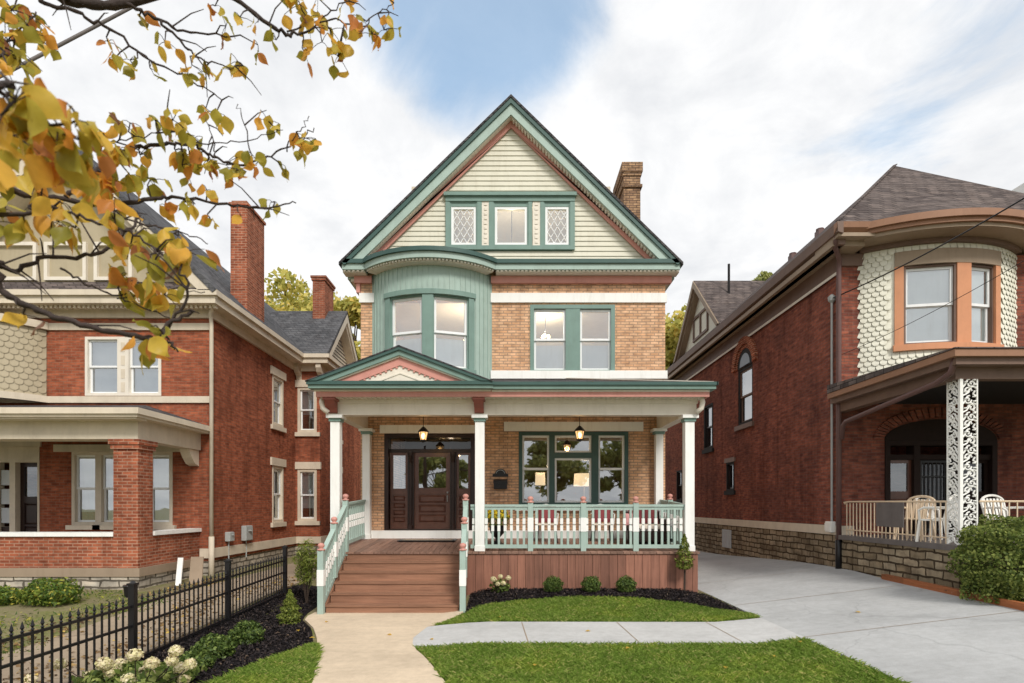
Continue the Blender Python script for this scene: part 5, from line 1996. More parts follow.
# porch entry
m = MB(RT)
m.ring(8.85, 11.5, 1.4, 3.6, .12, -.03, .3, .04)
m.box(9.55, 9.7, .0, .28, 1.44, 3.48)
m.box(10.55, 10.7, .0, .28, 1.44, 3.48)
m.box(8.97, 11.38, .02, .28, 3.15, 3.27)
EN = m.build('door_frame', 'entry_dark', RH)
MB(RT).prism([(8.85, 3.603)] + [(10.17 + 1.33 * math.cos(a), 3.6 + .5 * math.sin(a)) for a in np.linspace(math.pi, 0, 20)] + [(11.5, 3.603)], 'y', -.02, -.003).build('arch_panel', 'entry_dark', EN)
m = MB(RT)
for i in range(30):
    a0, a1 = math.pi * i / 30, math.pi * (i + 1) / 30
    p = [(10.17 + (1.36 + e_) * math.cos(a), 3.62 + (.52 + e_) * math.sin(a)) for e_, a in ((0, a0 + .012), (.24, a0 + .012), (.24, a1 - .012), (0, a1 - .012))]
    m.prism(p, 'y', -.05, -.004)
m.build('brick_arch', 'wine_brick', EN)
panel_leaf('sidelight', 8.97, 9.55, 1.44, 3.15, 2.4, 2, 'door_wood', 'dark_glass', RH, RT, .1, .08)
panel_leaf('door', 9.7, 10.55, 1.44, 3.15, 2.2, 2, 'entry_dark', 'deep_glass', RH, RT, .16, .1)
panel_leaf('sidelight', 10.7, 11.38, 1.44, 3.15, 2.4, 2, 'entry_dark', 'deep_glass', RH, RT, .1, .08)
m = MB(RT)
m.ring(9.72, 10.53, 1.46, 3.13, .05, .05, .08)
for k in range(7):
    u = 9.82 + k * .1
    m.box(u - .01, u + .01, .055, .075, 1.5, 3.08)
for zz in (2.1, 2.75):
    m.box(9.77, 10.48, .05, .08, zz - .015, zz + .015)
m.build('security_gate', 'black_iron', RH)
# railing
rl = MB()
rl.tube([(7.8, 13.3, 2.1), (7.8, 13.35, 2.13), (7.82, 13.2, 2.15), (7.82, 10.2, 2.13)], .018, 6)
rl.bar((7.82, 13.3, 1.5), (7.82, 10.2, 1.48), .025, .025)
rl.tube([(8.15, 9.92, 2.13), (15, 9.92, 2.13)], .018, 6)
rl.bar((8.15, 9.92, 1.48), (15, 9.92, 1.48), .025, .025)
RLG = rl.build('railing', 'tan_plastic', RH)
for k in range(25):
    y = 10.25 + k * .126
    MB().box(7.812, 7.828, y - .008, y + .008, 1.37, 2.12).build('baluster', 'tan_plastic', RLG)
for k in range(30):
    x = 8.25 + k * .14
    MB().box(x - .008, x + .008, 9.912, 9.928, 1.37, 2.12).build('baluster', 'tan_plastic', RLG)


# lace iron corner post
def lace(mb, T, w, z0, z1):
    mb.T = T
    mb.box(0, .022, -.011, .011, z0, z1)
    mb.box(w - .022, w, -.011, .011, z0, z1)
    n = int((z1 - z0) / .27)
    hh = (z1 - z0) / n
    def spiral(cx, cz, r, a0, turns, sgn):
        pts = []
        for i in range(13):
            t = i / 12
            a = a0 + sgn * turns * 2 * math.pi * t
            q = r * (1 - .8 * t)
            pts.append((cx + q * math.cos(a), 0, cz + q * math.sin(a)))
        mb.tube(pts, .015, 5)
    for k in range(n):
        b = z0 + k * hh
        f = 1 if k % 2 else -1
        cx = w / 2
        spiral(cx - f * .035, b + hh * .28, .07, math.pi * (0 if f > 0 else 1), 1.2, f)
        spiral(cx + f * .035, b + hh * .74, .07, math.pi * (1 if f > 0 else 0), 1.2, f)
        mb.tube([(.02, 0, b), (cx - .05, 0, b + hh * .12), (cx + .02, 0, b + hh * .5), (cx + .07, 0, b + hh * .55), (w - .02, 0, b + hh * .45)], .015, 5)
        mb.tube([(w - .02, 0, b), (cx + .06, 0, b + hh * .1), (cx + .09, 0, b + hh * .3)], .015, 5)
        mb.tube([(.02, 0, b + hh * .5), (.05, 0, b + hh * .62), (cx - .04, 0, b + hh * .95), (cx, 0, b + hh)], .015, 5)
        for (lx, lz) in ((.06, .2), (w - .06, .62), (cx, .5), (.07, .78), (w - .07, .9)):
            mb.lathe((lx, -.012, b + lz * hh), [(.022, 0), (.03, .012), (.022, .024)], 6)
    mb.T = None


lp = MB()
lace(lp, Matrix.Translation((7.84, 9.92, 0)), .28, 1.37, 4.26)
lace(lp, Matrix.Translation((7.82, 9.94, 0)) @ Matrix(((0, -1, 0, 0), (1, 0, 0, 0), (0, 0, 1, 0), (0, 0, 0, 1))), .28, 1.37, 4.26)
lp.box(7.80, 7.845, 9.90, 9.945, 1.37, 4.26)
lp.build('lace_post', 'white', RH)['label'] = 'white cast iron lace corner post of the porch'
# downspouts and conduit
d = MB()
d.tube([(7.4, 12.95, 8.2), (7.45, 13.1, 8.0), (7.72, 13.4, 7.85), (7.72, 13.42, 7.6), (7.72, 13.42, 4.0), (7.72, 13.42, 1.2)], .055, 10)
d.cur = 1
d.tube([(7.72, 13.42, 1.25), (7.72, 13.42, .5)], .075, 10)
d.build('downspout', ['pipe_brown', 'black_iron'], RH, smooth=True)['label'] = 'tall brown downspout at the corner of the dark brick wall'
MB().tube([(7.6, 9.75, 4.6), (7.6, 9.85, 4.35), (7.6, 10.2, 4.24), (7.64, 13.0, 3.98), (7.66, 13.15, 3.9), (7.66, 13.2, 3.6)], .05, 10).build('downspout', 'pipe_brown', RH, smooth=True)['label'] = 'slanting brown pipe from the porch eave to the wall'
MB().tube([(7.74, 13.75, 1.4), (7.74, 13.75, 6.95)], .028, 8).lathe((7.74, 13.75, 6.95), [(.03, 0), (.08, .05), (.09, .14), (.03, .2)], 10).build('conduit', 'grey_box', RH)
t = thing('meter_box', 'small white meter box low on the dark brick wall beside the brown downspout', 'utility box', (7.75, 13.62, 1.4))
MB().box(7.62, 7.745, 13.58, 13.84, 1.42, 1.68).build('case', 'white_plastic', t, bevel=.015)
MB().box(7.60, 7.619, 13.6, 13.82, 1.46, 1.64).build('cover', 'white_plastic', t)


def plastic_chair(x, y, z, rot, mat, label):
    t = thing('plastic_chair', label, 'chair', (x, y, z), 'plastic chairs on the brick porch')
    T = Matrix.Translation((x, y, z)) @ Matrix.Rotation(rot, 4, 'Z')      # seat faces local -Y
    def tp(pts, r, nm, n=6):
        MB(T).tube(pts, r, n).build(nm, mat, t)
    for sx in (-1, 1):
        MB(T).bar((sx * .25, -.24, 0), (sx * .22, -.2, .42), .05, .035).build('leg', mat, t)
        MB(T).bar((sx * .25, .27, 0), (sx * .22, .2, .42), .05, .035).build('leg', mat, t)
        MB(T).tube([(sx * .24, -.2, .42), (sx * .27, -.2, .6), (sx * .27, -.12, .65), (sx * .27, .1, .65), (sx * .24, .24, .64)], .022, 6).build('armrest', mat, t)
    MB(T).box(-.23, .23, -.22, .2, .4, .435).build('seat', mat, t, bevel=.01)
    b = MB(T)
    for k in range(6):
        u = -.19 + k * .076
        b.bar((u, .2, .43), (u * 1.02, .29, .82), .045, .014)
    top = [(.25 * math.cos(a), .285 + .01 * math.sin(a), .76 + .12 * math.sin(a)) for a in np.linspace(0, math.pi, 11)]
    b.tube([(.235, .2, .43)] + top + [(-.235, .2, .43)], .024, 6)
    b.build('backrest', mat, t)
    return t


plastic_chair(8.05, 10.75, 1.37, R(-150), 'white_plastic', 'white plastic armchair seen from behind left of the lace post')
plastic_chair(8.2, 11.6, 1.37, R(-60), 'tan_plastic', 'cream plastic chair behind the grey folded panel')
plastic_chair(9.15, 10.5, 1.37, R(10), 'white_plastic', 'white slatted plastic chair right of the lace post above the hedge')
plastic_chair(8.75, 11.7, 1.37, R(20), 'white_plastic', 'white plastic chair beside the barred door, partly behind another chair')
m = MB()
m.box(7.775, 7.8, 11.3, 12.15, 1.62, 2.12)
m.cur = 1
m.ring
tag(m.build('folded_panel', 'grey_panel', bevel=.01), 'dark grey folded tray panel hung on the porch railing', 'panel')

# hedge, timber edging, gravel strip
hp = []
cx, cy, cz = 8.45, 8.95, 1.12
n = 32000
d = rng.normal(size=(n, 3))
d /= np.linalg.norm(d, axis=1, keepdims=True)
pw = np.sign(d) * np.abs(d) ** .72
bump = 1 + .07 * np.sin(d[:, :1] * 7 + 1) * np.cos(d[:, 1:2] * 8) + .06 * np.sin(d[:, 2:3] * 11 + d[:, :1] * 6)
k = 1 - .35 * rng.random((n, 1)) ** 1.6
p = np.array([cx, cy, cz]) + pw * np.array([1.28, .8, .78]) * bump * k
ok = p[:, 2] > gz(7.8, 8.5)
t = thing('hedge', 'large rounded green hedge in front of the right brick porch', 'hedge', (cx, cy, gz(7.8, 8.5)))
leaves(p[ok], .055, 'foliage', 'hedge_leaf', t, .6, d[ok], .8)
s = MB()
for i in range(9):
    a = i * .7
    s.tube([(cx + .3 * math.cos(a), cy + .2 * math.sin(a), .4), (cx + .9 * math.cos(a), cy + .5 * math.sin(a), 1.4)], [.03, .01], 6)
s.build('trunk', 'bark', t)
tm = MB()
ys = np.linspace(6.0, 11.6, 9)
for a, b in zip(ys[:-1], ys[1:]):
    xa, xb_ = 7.36 + .05 * (a - 7), 7.36 + .05 * (b - 7)
    tm.bar((xa, a, gz(xa, a) + .06), (xb_, b, gz(xb_, b) + .06), .1, .14)
tag(tm.build('timber_edging', 'timber'), 'low reddish timber edging between driveway and hedge bed', 'edging')
p = np.stack([rng.uniform(7.45, 8.2, 1800), rng.uniform(6.2, 9.8, 1800), np.full(1800, gz(7.8, 8.5) + .03)], 1)
M['pebble'] = leafmat('pebble', [(0, S(120, 104, 90)), (.6, S(176, 160, 144)), (1, S(214, 200, 186))], 0, .8)
tag(leaves(p, .07, 'gravel', 'pebble', None, .8, np.array([0, 0, 1.]), .6), 'pale gravel and leaf litter under the hedge', 'gravel', kind='stuff')
p = np.stack([rng.uniform(7.42, 7.9, 1500), rng.uniform(6.2, 8.4, 1500), np.full(1500, gz(7.8, 8.5) + .05)], 1)
tag(leaves(p, .07, 'grass', 'ground_plants', None, .4, np.array([0, 0, 1.]), 1.2), 'weedy green ground cover beside the timber edging', 'ground cover', kind='stuff')

# ------------------------------------------------------------------ background trees
def tree(x, y, h, cr, cz0, mat, label, n=7000, size=.35, seed=1, squash=1.0, clusters=26, group='trees behind the houses'):
    r_ = np.random.default_rng(seed)
    g = 0.0
    t = thing('tree', label, 'tree', (x, y, g), group)
    tr = MB()
    tr.tube([(x, y, g - .2), (x + .1, y, g + h * .25), (x - .05, y, g + h * .5), (x + .1, y, g + h * .8)], [h * .022, h * .018, h * .012, h * .004], 8)
    pts, dirs = [], []
    for k in range(clusters):
        v = r_.normal(size=3)
        v /= np.linalg.norm(v)
        q = r_.random() ** .45
        c = np.array([x, y, cz0]) + v * q * np.array([cr, cr, (h - cz0) * .95 * squash])
        tr.tube([(x, y, g + h * (.3 + .25 * r_.random())), ((x + c[0]) / 2, (y + c[1]) / 2, (c[2] + h * .45) / 2), tuple(c)], [h * .008, h * .005, h * .0015], 5)
        m = n // clusters
        rr = cr * r_.uniform(.28, .5)
        dd = r_.normal(size=(m, 3))
        dd /= np.linalg.norm(dd, axis=1, keepdims=True)
        pts.append(c + dd * rr * (r_.random((m, 1)) ** .4) * np.array([1, 1, .75]))
        dirs.append(dd)
    tr.build('trunk', 'bark', t)
    leaves(np.concatenate(pts), size, 'crown', mat, t, .65, np.concatenate(dirs), 1.0)


def tree_at(px, ytop, Y, cr, mat, label, seed, low=.45, **k):
    X, _, Z = at(px, ytop, Y)
    tree(X, Y, Z, cr, Z * (1 - low * .5), mat, label, seed=seed, size=.42, **k)


tree_at(285, 274, 42, 4.6, 'autumn_tree', 'olive yellow tree behind the slate roof, nearest the tall chimney', 3, .8, n=22000, clusters=60)
tree_at(347, 292, 36, 2.6, 'autumn_tree', 'yellowing tree between the short chimney and the tan brick house', 5, 1.4, n=22000, clusters=70)
tree_at(318, 284, 48, 3.2, 'green_tree', 'darker green tree showing behind the short chimney', 8, .9, n=11000, clusters=36)
tree_at(680, 280, 38, 3.2, 'autumn_tree', 'yellow green tree in the gap right of the tan brick house', 9, 1.4, n=24000, clusters=76)
tree_at(706, 330, 52, 3.0, 'green_tree', 'green tree behind the dormer of the dark brick house', 11, .9)
tree_at(757, 262, 60, 2.2, 'green_tree', 'treetop just showing above the dormer roof of the dark brick house', 12, .5, n=5000)
# street trees across the road, which the porch panes mirror
for i, (x, y, h, cr, lb) in enumerate(((3.5, -17, 9.5, 2.6, 'bushy street tree mirrored in the porch windows'), (-6, -20, 7, 2.4, 'lower street tree mirrored in the entry door'), (9.5, -19, 8, 2.6, 'street tree mirrored in the right porch pane'))):
    tree(x, y, h, cr, h * .62, 'green_tree', lb, 5000, .4, 30 + i, .9, 20, 'street trees across the road')

# ------------------------------------------------------------------ foreground pear tree
PT_ = thing('pear_tree', 'autumn pear tree reaching bare twigs and yellow orange leaves into the top left', 'tree', (-4.2, 1.5, -.5))
BR = []      # sampled branch points for the leaves


def branch(px_pts, d0, d1, r0, r1, jit=.03, name='branch', pre=None):
    pts = []
    n = len(px_pts)
    P = []
    for i, (a, b) in enumerate(px_pts):
        Y = d0 + (d1 - d0) * i / max(1, n - 1)
        P.append(Vector(at(a, b, Y)))
    if pre:
        P = [Vector(q) for q in pre] + P
    # smooth resample
    out = []
    for i in range(len(P) - 1):
        p0, p1, p2, p3 = P[max(0, i - 1)], P[i], P[i + 1], P[min(len(P) - 1, i + 2)]
        for k in range(6):
            t = k / 6
            q = .5 * ((2 * p1) + (-p0 + p2) * t + (2 * p0 - 5 * p1 + 4 * p2 - p3) * t * t + (-p0 + 3 * p1 - 3 * p2 + p3) * t ** 3)
            q += Vector((random.gauss(0, 1), random.gauss(0, 1), random.gauss(0, 1))) * jit * .12
            out.append(q)
    out.append(P[-1])
    m = len(out)
    rad = [.82 * (r0 + (r1 - r0) * (i / (m - 1))) for i in range(m)]
    rad = [r * (1 + .18 * math.sin(i * 2.3) * (1 if i % 3 == 0 else .2)) for i, r in enumerate(rad)]
    MB().tube(out, rad, 7).build(name, 'wet_bark', PT_, smooth=True)
    for q in out:
        BR.append(q)
    return out


TR = (-4.2, 1.5, -.5)
MB().tube([TR, (-4.2, 1.5, 1.0), (-4.15, 1.55, 2.3), (-4.25, 1.6, 3.6), (-4.2, 1.6, 5.0)], [.16, .14, .12, .09, .05], 10).build('trunk', 'bark', PT_, smooth=True)
O1, O2, O3 = (-4.18, 1.56, 2.4), (-4.2, 1.58, 2.9), (-4.22, 1.6, 3.5)
branch([(20, -14), (62, -2), (105, 5), (150, -3), (190, -18)], 1.9, 2.1, .026, .016, .01, pre=[O3, (-2.9, 1.8, 3.8)])
branch([(40, 2), (75, 12), (110, 30), (150, 60), (190, 80), (222, 100)], 1.9, 2.2, .008, .0025)
branch([(128, 4), (155, 18), (190, 32), (240, 35)], 2.0, 2.2, .008, .003)
branch([(200, -22), (233, 0), (275, 28), (289, 34), (303, 34)], 2.1, 2.2, .011, .006)
branch([(289, 32), (317, 21), (345, 3), (352, -8)], 2.2, 2.3, .004, .002)
branch([(300, 33), (331, 19), (359, 26), (377, 14), (394, 3)], 2.2, 2.25, .004, .002)
branch([(160, 20), (180, 40), (197, 58), (219, 65), (240, 68)], 2.05, 2.2, .006, .002)
branch([(-30, 185), (0, 186), (29, 196), (66, 199), (110, 205), (150, 200), (180, 197), (233, 205), (268, 207), (296, 203)], 1.7, 2.1, .017, .0025, pre=[O1, (-2.4, 1.6, 2.85)])
branch([(66, 199), (100, 170), (130, 150), (160, 144), (180, 144), (199, 146), (215, 158), (243, 165), (271, 155), (296, 140), (314, 128)], 1.8, 2.1, .009, .0025)
branch([(215, 158), (213, 140), (206, 118)], 2.0, 2.0, .003, .0015)
branch([(252, 163), (246, 130), (238, 104)], 2.05, 2.0, .003, .0015)
branch([(285, 148), (300, 130), (309, 116)], 2.05, 2.05, .003, .0015)
branch([(185, 145), (215, 143), (250, 140), (283, 130)], 1.95, 2.1, .003, .0015)
branch([(-30, 262), (0, 267), (22, 269), (48, 256), (99, 254), (128, 230), (140, 215)], 1.5, 1.7, .012, .004, pre=[O1, (-2.3, 1.5, 2.65)])
branch([(-40, 270), (0, 291), (29, 307), (66, 320), (110, 331), (157, 338), (168, 324), (194, 311)], 1.45, 1.55, .014, .006, .02, pre=[(-4.16, 1.55, 2.1), (-2.3, 1.45, 2.55)])
branch([(157, 336), (172, 346), (178, 352)], 1.55, 1.55, .006, .003)
branch([(168, 326), (188, 290), (180, 270)], 1.55, 1.5, .005, .003)
branch([(0, 215), (30, 206), (70, 213), (105, 225), (128, 231), (160, 252)], 1.5, 1.6, .008, .003, pre=[(-4.17, 1.55, 2.3), (-2.3, 1.5, 2.75)])
branch([(60, 270), (90, 285), (125, 300), (170, 318)], 1.6, 1.7, .004, .002)
branch([(100, 205), (140, 222), (180, 232), (208, 244)], 1.8, 1.9, .004, .002)
branch([(120, 300), (165, 290), (205, 292)], 1.7, 1.8, .003, .0015)
branch([(-25, 60), (0, 45), (20, 30), (36, 12)], 1.8, 1.9, .007, .003, pre=[O2, (-2.6, 1.7, 3.4)])
branch([(-40, 90), (0, 92), (30, 105), (50, 128), (70, 160)], .9, 1.1, .007, .003, pre=[O2, (-2.2, 1.4, 2.95)])
branch([(95, 150), (120, 140), (150, 135), (165, 130)], 1.8, 1.85, .003, .0015)
random.seed(21)
for _ in range(70):     # short spur twigs
    q = random.choice(BR)
    if q.x < -1.9:
        continue
    dv = Vector((random.uniform(-.4, 1), random.uniform(-.5, .5), random.uniform(-.7, .7))).normalized() * random.uniform(.04, .14)
    MB().tube([q, q + dv * .6 + Vector((0, 0, .01)), q + dv], [.0028, .002, .0012], 5).build('twig', 'wet_bark', PT_)

LV, LF = [], []
PV = MB()


def leaf(base, tip_dir, L, W, fold, curl):
    d = tip_dir.normalized()
    s = d.cross(Vector((random.gauss(0, 1), random.gauss(0, 1), random.gauss(0, .6)))).normalized()
    nrm = s.cross(d)
    o = len(LV)
    prof = [0.0, .5, .82, .98, 1.0, .9, .7, .42, .16, 0.0]
    N = len(prof) - 1
    tw = random.uniform(-.6, .6)
    wav, ph = random.uniform(.0, .12), random.uniform(0, 6)
    for i in range(N + 1):
        t = i / N
        c = base + d * (L * t) + nrm * (curl * L * t * t)
        s2 = (s * math.cos(tw * t) + nrm * math.sin(tw * t))
        wv = W * .5 * prof[i]
        up = s2.cross(d)
        wob = wav * W * math.sin(ph + t * 9)
        for k, q in ((-1, 1.0), (-.5, .42), (0, 0.0), (.5, .42), (1, 1.0)):
            LV.append(c + s2 * (wv * k) + up * (fold * wv * q + wob * k))
    for i in range(N):
        for k in range(4):
            a = o + i * 5 + k
            LF.append((a, a + 1, a + 6, a + 5))


def nearest(px, py, dep):
    best, bd = None, 1e9
    for q in BR:
        if q.y < .5:
            continue
        u, v = PX0 + F * q.x / q.y, PY0 - F * (q.z - CAMZ) / q.y
        dd = (u - px) ** 2 + (v - py) ** 2 + (0 if dep is None else 4000 * (q.y - dep) ** 2)
        if dd < bd:
            best, bd = q, dd
    return best


def cluster(px, py, n, spread, size=.054, dep=None, down=.75):
    q = nearest(px, py - 14, dep)
    Y = q.y + random.gauss(0, .03)
    hub = Vector(at(px, py - 10, Y))
    if (hub - q).length > .02:
        mid = (hub + q) / 2 + Vector((random.gauss(0, .008), random.gauss(0, .008), random.gauss(0, .008)))
        PV.tube([q, mid, hub], [.003, .0024, .0018], 5)
    k = Y / F
    for _ in range(int(n * 1.5)):
        b = hub + Vector((random.gauss(0, spread) * k, random.gauss(0, .025), random.gauss(0, spread * .7) * k))
        PV.tube([hub, (hub + b) / 2 + Vector((0, 0, .004)), b], [.0013, .0011, .001], 4)
        dirn = Vector((random.gauss(0, .5), random.gauss(0, .5), -down + random.gauss(0, .35)))
        L = size * random.uniform(.75, 1.2)
        leaf(b, dirn, L, L * random.uniform(.6, .82), random.uniform(.05, .55), random.uniform(-.2, .4))


random.seed(5)
for c in [(12, 20, 6, 12), (30, 28, 6, 10), (8, 50, 5, 10), (30, 45, 4, 9), (18, 70, 4, 7), (5, 78, 3, 6),
          (108, 52, 3, 5), (115, 68, 3, 6), (130, 70, 3, 6), (150, 78, 2, 5), (140, 25, 2, 4), (165, 52, 3, 5),
          (192, 75, 3, 6), (188, 82, 2, 5), (215, 16, 2, 4), (226, 36, 3, 5), (240, 27, 2, 5), (258, 55, 2, 4), (258, 32, 1, 3), (276, 50, 2, 4),
          (238, 72, 4, 6), (230, 80, 2, 5), (207, 82, 3, 6), (285, 8, 4, 7), (300, 14, 4, 7), (308, 28, 4, 7), (318, 8, 3, 6), (330, 40, 5, 8), (322, 52, 3, 6),
          (302, 58, 2, 4), (338, 66, 5, 7), (346, 10, 2, 4), (341, 56, 2, 5), (352, 35, 3, 6), (362, 28, 2, 5), (372, 44, 4, 6), (384, 40, 4, 6), (388, 26, 1, 3), (388, 0, 1, 3),
          (78, 130, 4, 6), (88, 132, 2, 4), (115, 128, 3, 5), (130, 133, 2, 4), (155, 130, 4, 6), (173, 130, 4, 6), (183, 135, 2, 4),
          (105, 155, 6, 8), (120, 160, 7, 8), (140, 165, 5, 7), (175, 160, 4, 6), (190, 165, 4, 6), (206, 118, 3, 5), (213, 122, 2, 4), (194, 148, 2, 4), (182, 175, 3, 5),
          (226, 175, 5, 7), (238, 180, 4, 6), (258, 172, 3, 5), (265, 170, 2, 4), (268, 131, 4, 4), (280, 175, 2, 4), (305, 148, 6, 6), (300, 155, 3, 5), (208, 170, 3, 5),
          (207, 165, 2, 4), (185, 212, 3, 5), (195, 214, 2, 4), (272, 212, 2, 4), (238, 222, 1, 2), (211, 230, 2, 3), (207, 200, 2, 4), (165, 215, 3, 6),
          (70, 165, 4, 8), (80, 150, 3, 6), (150, 190, 3, 6), (58, 185, 3, 7)]:
    cluster(*c[:4])
# nearer, larger leaves at the left
for c in [(15, 110, 5, 12), (35, 125, 6, 14), (40, 150, 5, 12), (60, 150, 3, 8), (10, 145, 5, 12), (20, 235, 4, 9), (45, 230, 3, 7), (75, 238, 3, 7), (58, 232, 2, 6),
          (82, 190, 6, 9), (95, 195, 6, 9), (105, 185, 5, 9), (115, 230, 4, 8), (140, 235, 4, 8), (25, 325, 2, 4), (120, 285, 4, 7), (135, 292, 4, 7), (128, 300, 3, 6),
          (160, 262, 4, 9), (175, 268, 4, 8), (165, 305, 4, 6), (150, 285, 3, 6), (5, 220, 3, 6), (130, 258, 3, 6), (145, 362, 3, 4), (150, 350, 3, 4), (170, 350, 2, 3)]:
    cluster(*c[:4], size=.064, dep=1.5)
for c in [(8, 190, 5, 10), (35, 200, 5, 10), (60, 212, 3, 7), (118, 248, 2, 6), (178, 246, 3, 6), (110, 205, 3, 7), (130, 185, 3, 7), (20, 62, 5, 10), (5, 30, 5, 9)]:
    cluster(*c[:4], size=.062, dep=1.55)
for c in [(2, 125, 3, 22), (38, 118, 3, 20), (58, 140, 2, 16), (20, 150, 2, 18), (150, 265, 2, 8), (185, 262, 2, 8)]:
    cluster(*c[:4], size=.07, dep=.95, down=.9)
me = bpy.data.meshes.new('foliage')
nl_, nf_ = len(LV), len(LF)
me.from_pydata([tuple(v) for v in LV] + PV.v, [], LF + [[i + nl_ for i in f] for f in PV.f])
me.materials.append(M['pear_leaf'])
me.materials.append(M['wet_bark'])
me.polygons.foreach_set('material_index', [0] * nf_ + [1] * len(PV.f))
me.polygons.foreach_set('use_smooth', [True] * len(me.polygons))
o = bpy.data.objects.new('foliage', me)
COL.objects.link(o)
attach(o, PT_)

fl_ = []
random.seed(11)
for x, y, w_ in ((2.6, 6.9, 0), (3.4, 7.4, 0), (1.6, 7.8, 0), (.3, 7.0, 0), (4.0, 7.9, 0), (-.2, 9.9, 0), (-1.9, 8.9, 1), (-3.2, 9.9, 1), (-1.2, 8.6, 2), (1.2, 8.9, 2), (5.6, 9.2, 1), (-3.0, 8.6, 3), (-3.4, 9.1, 3)):
    g = gz(x, y) + (.06 if w_ in (0, 3) else .04)
    m = MB()
    a = random.uniform(0, 6)
    L, q = .045, .03
    pts = [(0, -L, .0), (q * .8, -L * .3, .012), (q, .2 * L, .014), (0, L, .004), (-q, .2 * L, .016), (-q * .8, -L * .3, .01)]
    m.add([(x + p[0] * math.cos(a) - p[1] * math.sin(a), y + p[0] * math.sin(a) + p[1] * math.cos(a), g + p[2]) for p in pts], [(0, 1, 2, 3), (0, 3, 4, 5)])
    o = m.build('fallen_leaf', 'pear_leaf', fix=False)
    tag(o, ('small yellow fallen leaf lying on a green lawn', 'small yellow fallen leaf lying on the bare concrete', 'small yellow fallen leaf lying on the cross walk slabs', 'small yellow fallen leaf lying on the black mulch')[w_], 'fallen leaf', 'fallen leaves on the ground')

# ------------------------------------------------------------------ cables
def cable(p0, p1, sag, r, label, mat='black_iron'):
    p0, p1 = Vector(p0), Vector(p1)
    pts = [p0.lerp(p1, t) - Vector((0, 0, sag * 4 * t * (1 - t))) for t in np.linspace(0, 1, 24)]
    return tag(MB().tube(pts, r, 6).build('cable', mat, smooth=True), label, 'cable', 'overhead cables')


cable((7.72, 13.75, 7.05), at(1330, 0, 6.0), .25, .014, 'thick overhead cable running to the dark brick wall in front of the bay')
cable((7.74, 13.6, 5.6), at(1330, 60, 7.0), .3, .006, 'thin overhead wire crossing the shingled bay windows')
cable(at(-260, 210, 5.0), at(420, -150, 8.0), .05, .018, 'overhead cable crossing behind the pear twigs', 'grey_panel')

# ------------------------------------------------------------------ camera, light, world
cam = bpy.data.cameras.new('camera')
cam.sensor_width = 36
cam.lens = F / 1024 * 36
cam.shift_x = (512 - PX0) / 1024
cam.shift_y = (PY0 - 341.5) / 1024
cam.clip_start = .05
cam.clip_end = 2000
co_ = bpy.data.objects.new('camera', cam)
co_.location = (0, 0, CAMZ)
co_.rotation_euler = (R(90), 0, 0)
COL.objects.link(co_)
cam.dof.use_dof = True
cam.dof.focus_distance = 13.5
cam.dof.aperture_fstop = 4.5
scene.camera = co_

ELEV, AZ_ = 42, 24
sun = bpy.data.lights.new('sun', 'SUN')
sun.energy = 1.5
sun.angle = R(14)
sun.color = (1, .95, .88)
so = bpy.data.objects.new('sun', sun)
so.rotation_euler = (R(90 - ELEV), 0, R(AZ_))
COL.objects.link(so)

W = bpy.data.worlds.new('World')
scene.world = W
W.use_nodes = True
nt = W.node_tree
nt.nodes.clear()
N = nt.nodes.new
out = N('ShaderNodeOutputWorld')
sky = N('ShaderNodeTexSky')
sky.sky_type = 'NISHITA'
sky.sun_disc = False
sky.sun_elevation = R(ELEV)
sky.sun_rotation = R(180 - AZ_)
bg1 = N('ShaderNodeBackground')
bg1.inputs['Strength'].default_value = .15
tint = N('ShaderNodeMix')
tint.data_type = 'RGBA'
tint.blend_type = 'MULTIPLY'
tint.inputs[0].default_value = 1
nt.links.new(sky.outputs[0], tint.inputs[6])
tint.inputs[7].default_value = (.86, 1.08, 1.02, 1)
nt.links.new(tint.outputs[2], bg1.inputs[0])
tc = N('ShaderNodeTexCoord')
sp = N('ShaderNodeSeparateXYZ')
nt.links.new(tc.outputs['Generated'], sp.inputs[0])


def wm(op, a, b=0.0):
    nd = N('ShaderNodeMath')
    nd.operation = op
    for s_, v_ in ((0, a), (1, b)):
        if isinstance(v_, (int, float)):
            nd.inputs[s_].default_value = v_
        else:
            nt.links.new(v_, nd.inputs[s_])
    return nd.outputs[0]


den = wm('ADD', wm('MAXIMUM', sp.outputs[2], 0.0), .22)
cb = N('ShaderNodeCombineXYZ')
nt.links.new(wm('DIVIDE', sp.outputs[0], den), cb.inputs[0])
nt.links.new(wm('DIVIDE', sp.outputs[1], den), cb.inputs[1])


def wnoise(scale, detail, rough, dist=0.0, off=(0, 0, 0)):
    mp = N('ShaderNodeMapping')
    mp.inputs['Location'].default_value = off
    nt.links.new(cb.outputs[0], mp.inputs[0])
    nd = N('ShaderNodeTexNoise')
    nd.inputs['Scale'].default_value = scale
    nd.inputs['Detail'].default_value = detail
    nd.inputs['Roughness'].default_value = rough
    nd.inputs['Distortion'].default_value = dist
    nt.links.new(mp.outputs[0], nd.inputs['Vector'])
    return nd.outputs['Fac']


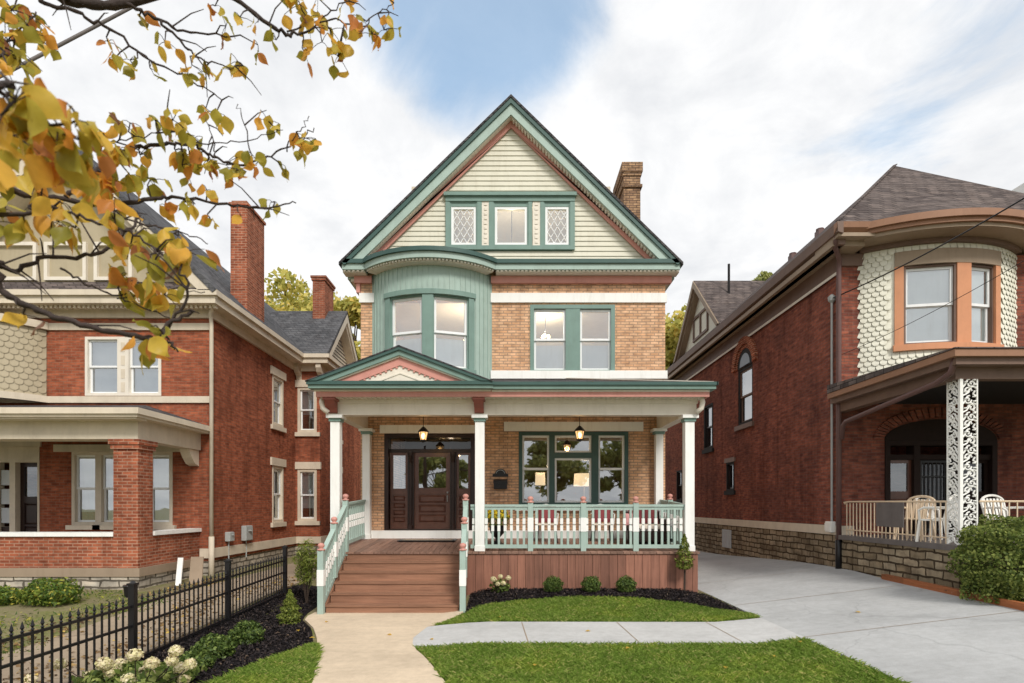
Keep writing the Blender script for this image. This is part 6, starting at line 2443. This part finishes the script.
def near(d, lo, hi):
    v = Vector(d).normalized()
    dt = N('ShaderNodeVectorMath')
    dt.operation = 'DOT_PRODUCT'
    nt.links.new(tc.outputs['Generated'], dt.inputs[0])
    dt.inputs[1].default_value = v
    mr = N('ShaderNodeMapRange')
    mr.interpolation_type = 'SMOOTHSTEP'
    mr.inputs['From Min'].default_value = lo
    mr.inputs['From Max'].default_value = hi
    nt.links.new(dt.outputs['Value'], mr.inputs['Value'])
    return mr.outputs[0]


def pdir(px, py):
    return ((px - PX0) / F, 1, (PY0 - py) / F)


n1 = wnoise(1.6, 9, .62, .6)
n2 = wnoise(3.6, 9, .62, .3, (3.1, 1.7, 0))
blue = wm('ADD', wm('MULTIPLY', near(pdir(470, -10), .974, 1.0), .52), wm('MULTIPLY', near(pdir(560, -40), .985, 1.0), .14))
blue = wm('ADD', blue, wm('MULTIPLY', near(pdir(1000, 60), .985, 1.0), .14))
blue = wm('ADD', blue, wm('MULTIPLY', near(pdir(850, 190), .99, 1.0), .12))
cov = wm('SUBTRACT', wm('ADD', wm('MULTIPLY', n1, 1.1), .22), blue)
mr = N('ShaderNodeMapRange')
mr.interpolation_type = 'SMOOTHSTEP'
mr.inputs['From Min'].default_value = .28
mr.inputs['From Max'].default_value = .62
nt.links.new(cov, mr.inputs['Value'])
ramp = N('ShaderNodeValToRGB')
cr = ramp.color_ramp
cr.elements[0].position = .39
cr.elements[0].color = (.75, .765, .79, 1)
cr.elements[1].position = .60
cr.elements[1].color = (.98, .98, .98, 1)
nt.links.new(wm('ADD', wm('MULTIPLY', n2, .6), wm('MULTIPLY', n1, .42)), ramp.inputs[0])
bg2 = N('ShaderNodeBackground')
bg2.inputs['Strength'].default_value = .61
nt.links.new(ramp.outputs[0], bg2.inputs[0])
mx = N('ShaderNodeMixShader')
nt.links.new(wm('ADD', wm('MULTIPLY', mr.outputs[0], .74), .26), mx.inputs[0])
nt.links.new(bg1.outputs[0], mx.inputs[1])
nt.links.new(bg2.outputs[0], mx.inputs[2])
nt.links.new(mx.outputs[0], out.inputs[0])

vs_ = scene.view_settings
vs_.view_transform = 'Standard'
vs_.look = 'None'
vs_.exposure = .85
vs_.gamma = 1
scene.render.engine = 'CYCLES'
scene.cycles.use_denoising = True
scene.cycles.max_bounces = 8
scene.cycles.transparent_max_bounces = 12
scene.cycles.sample_clamp_indirect = 6
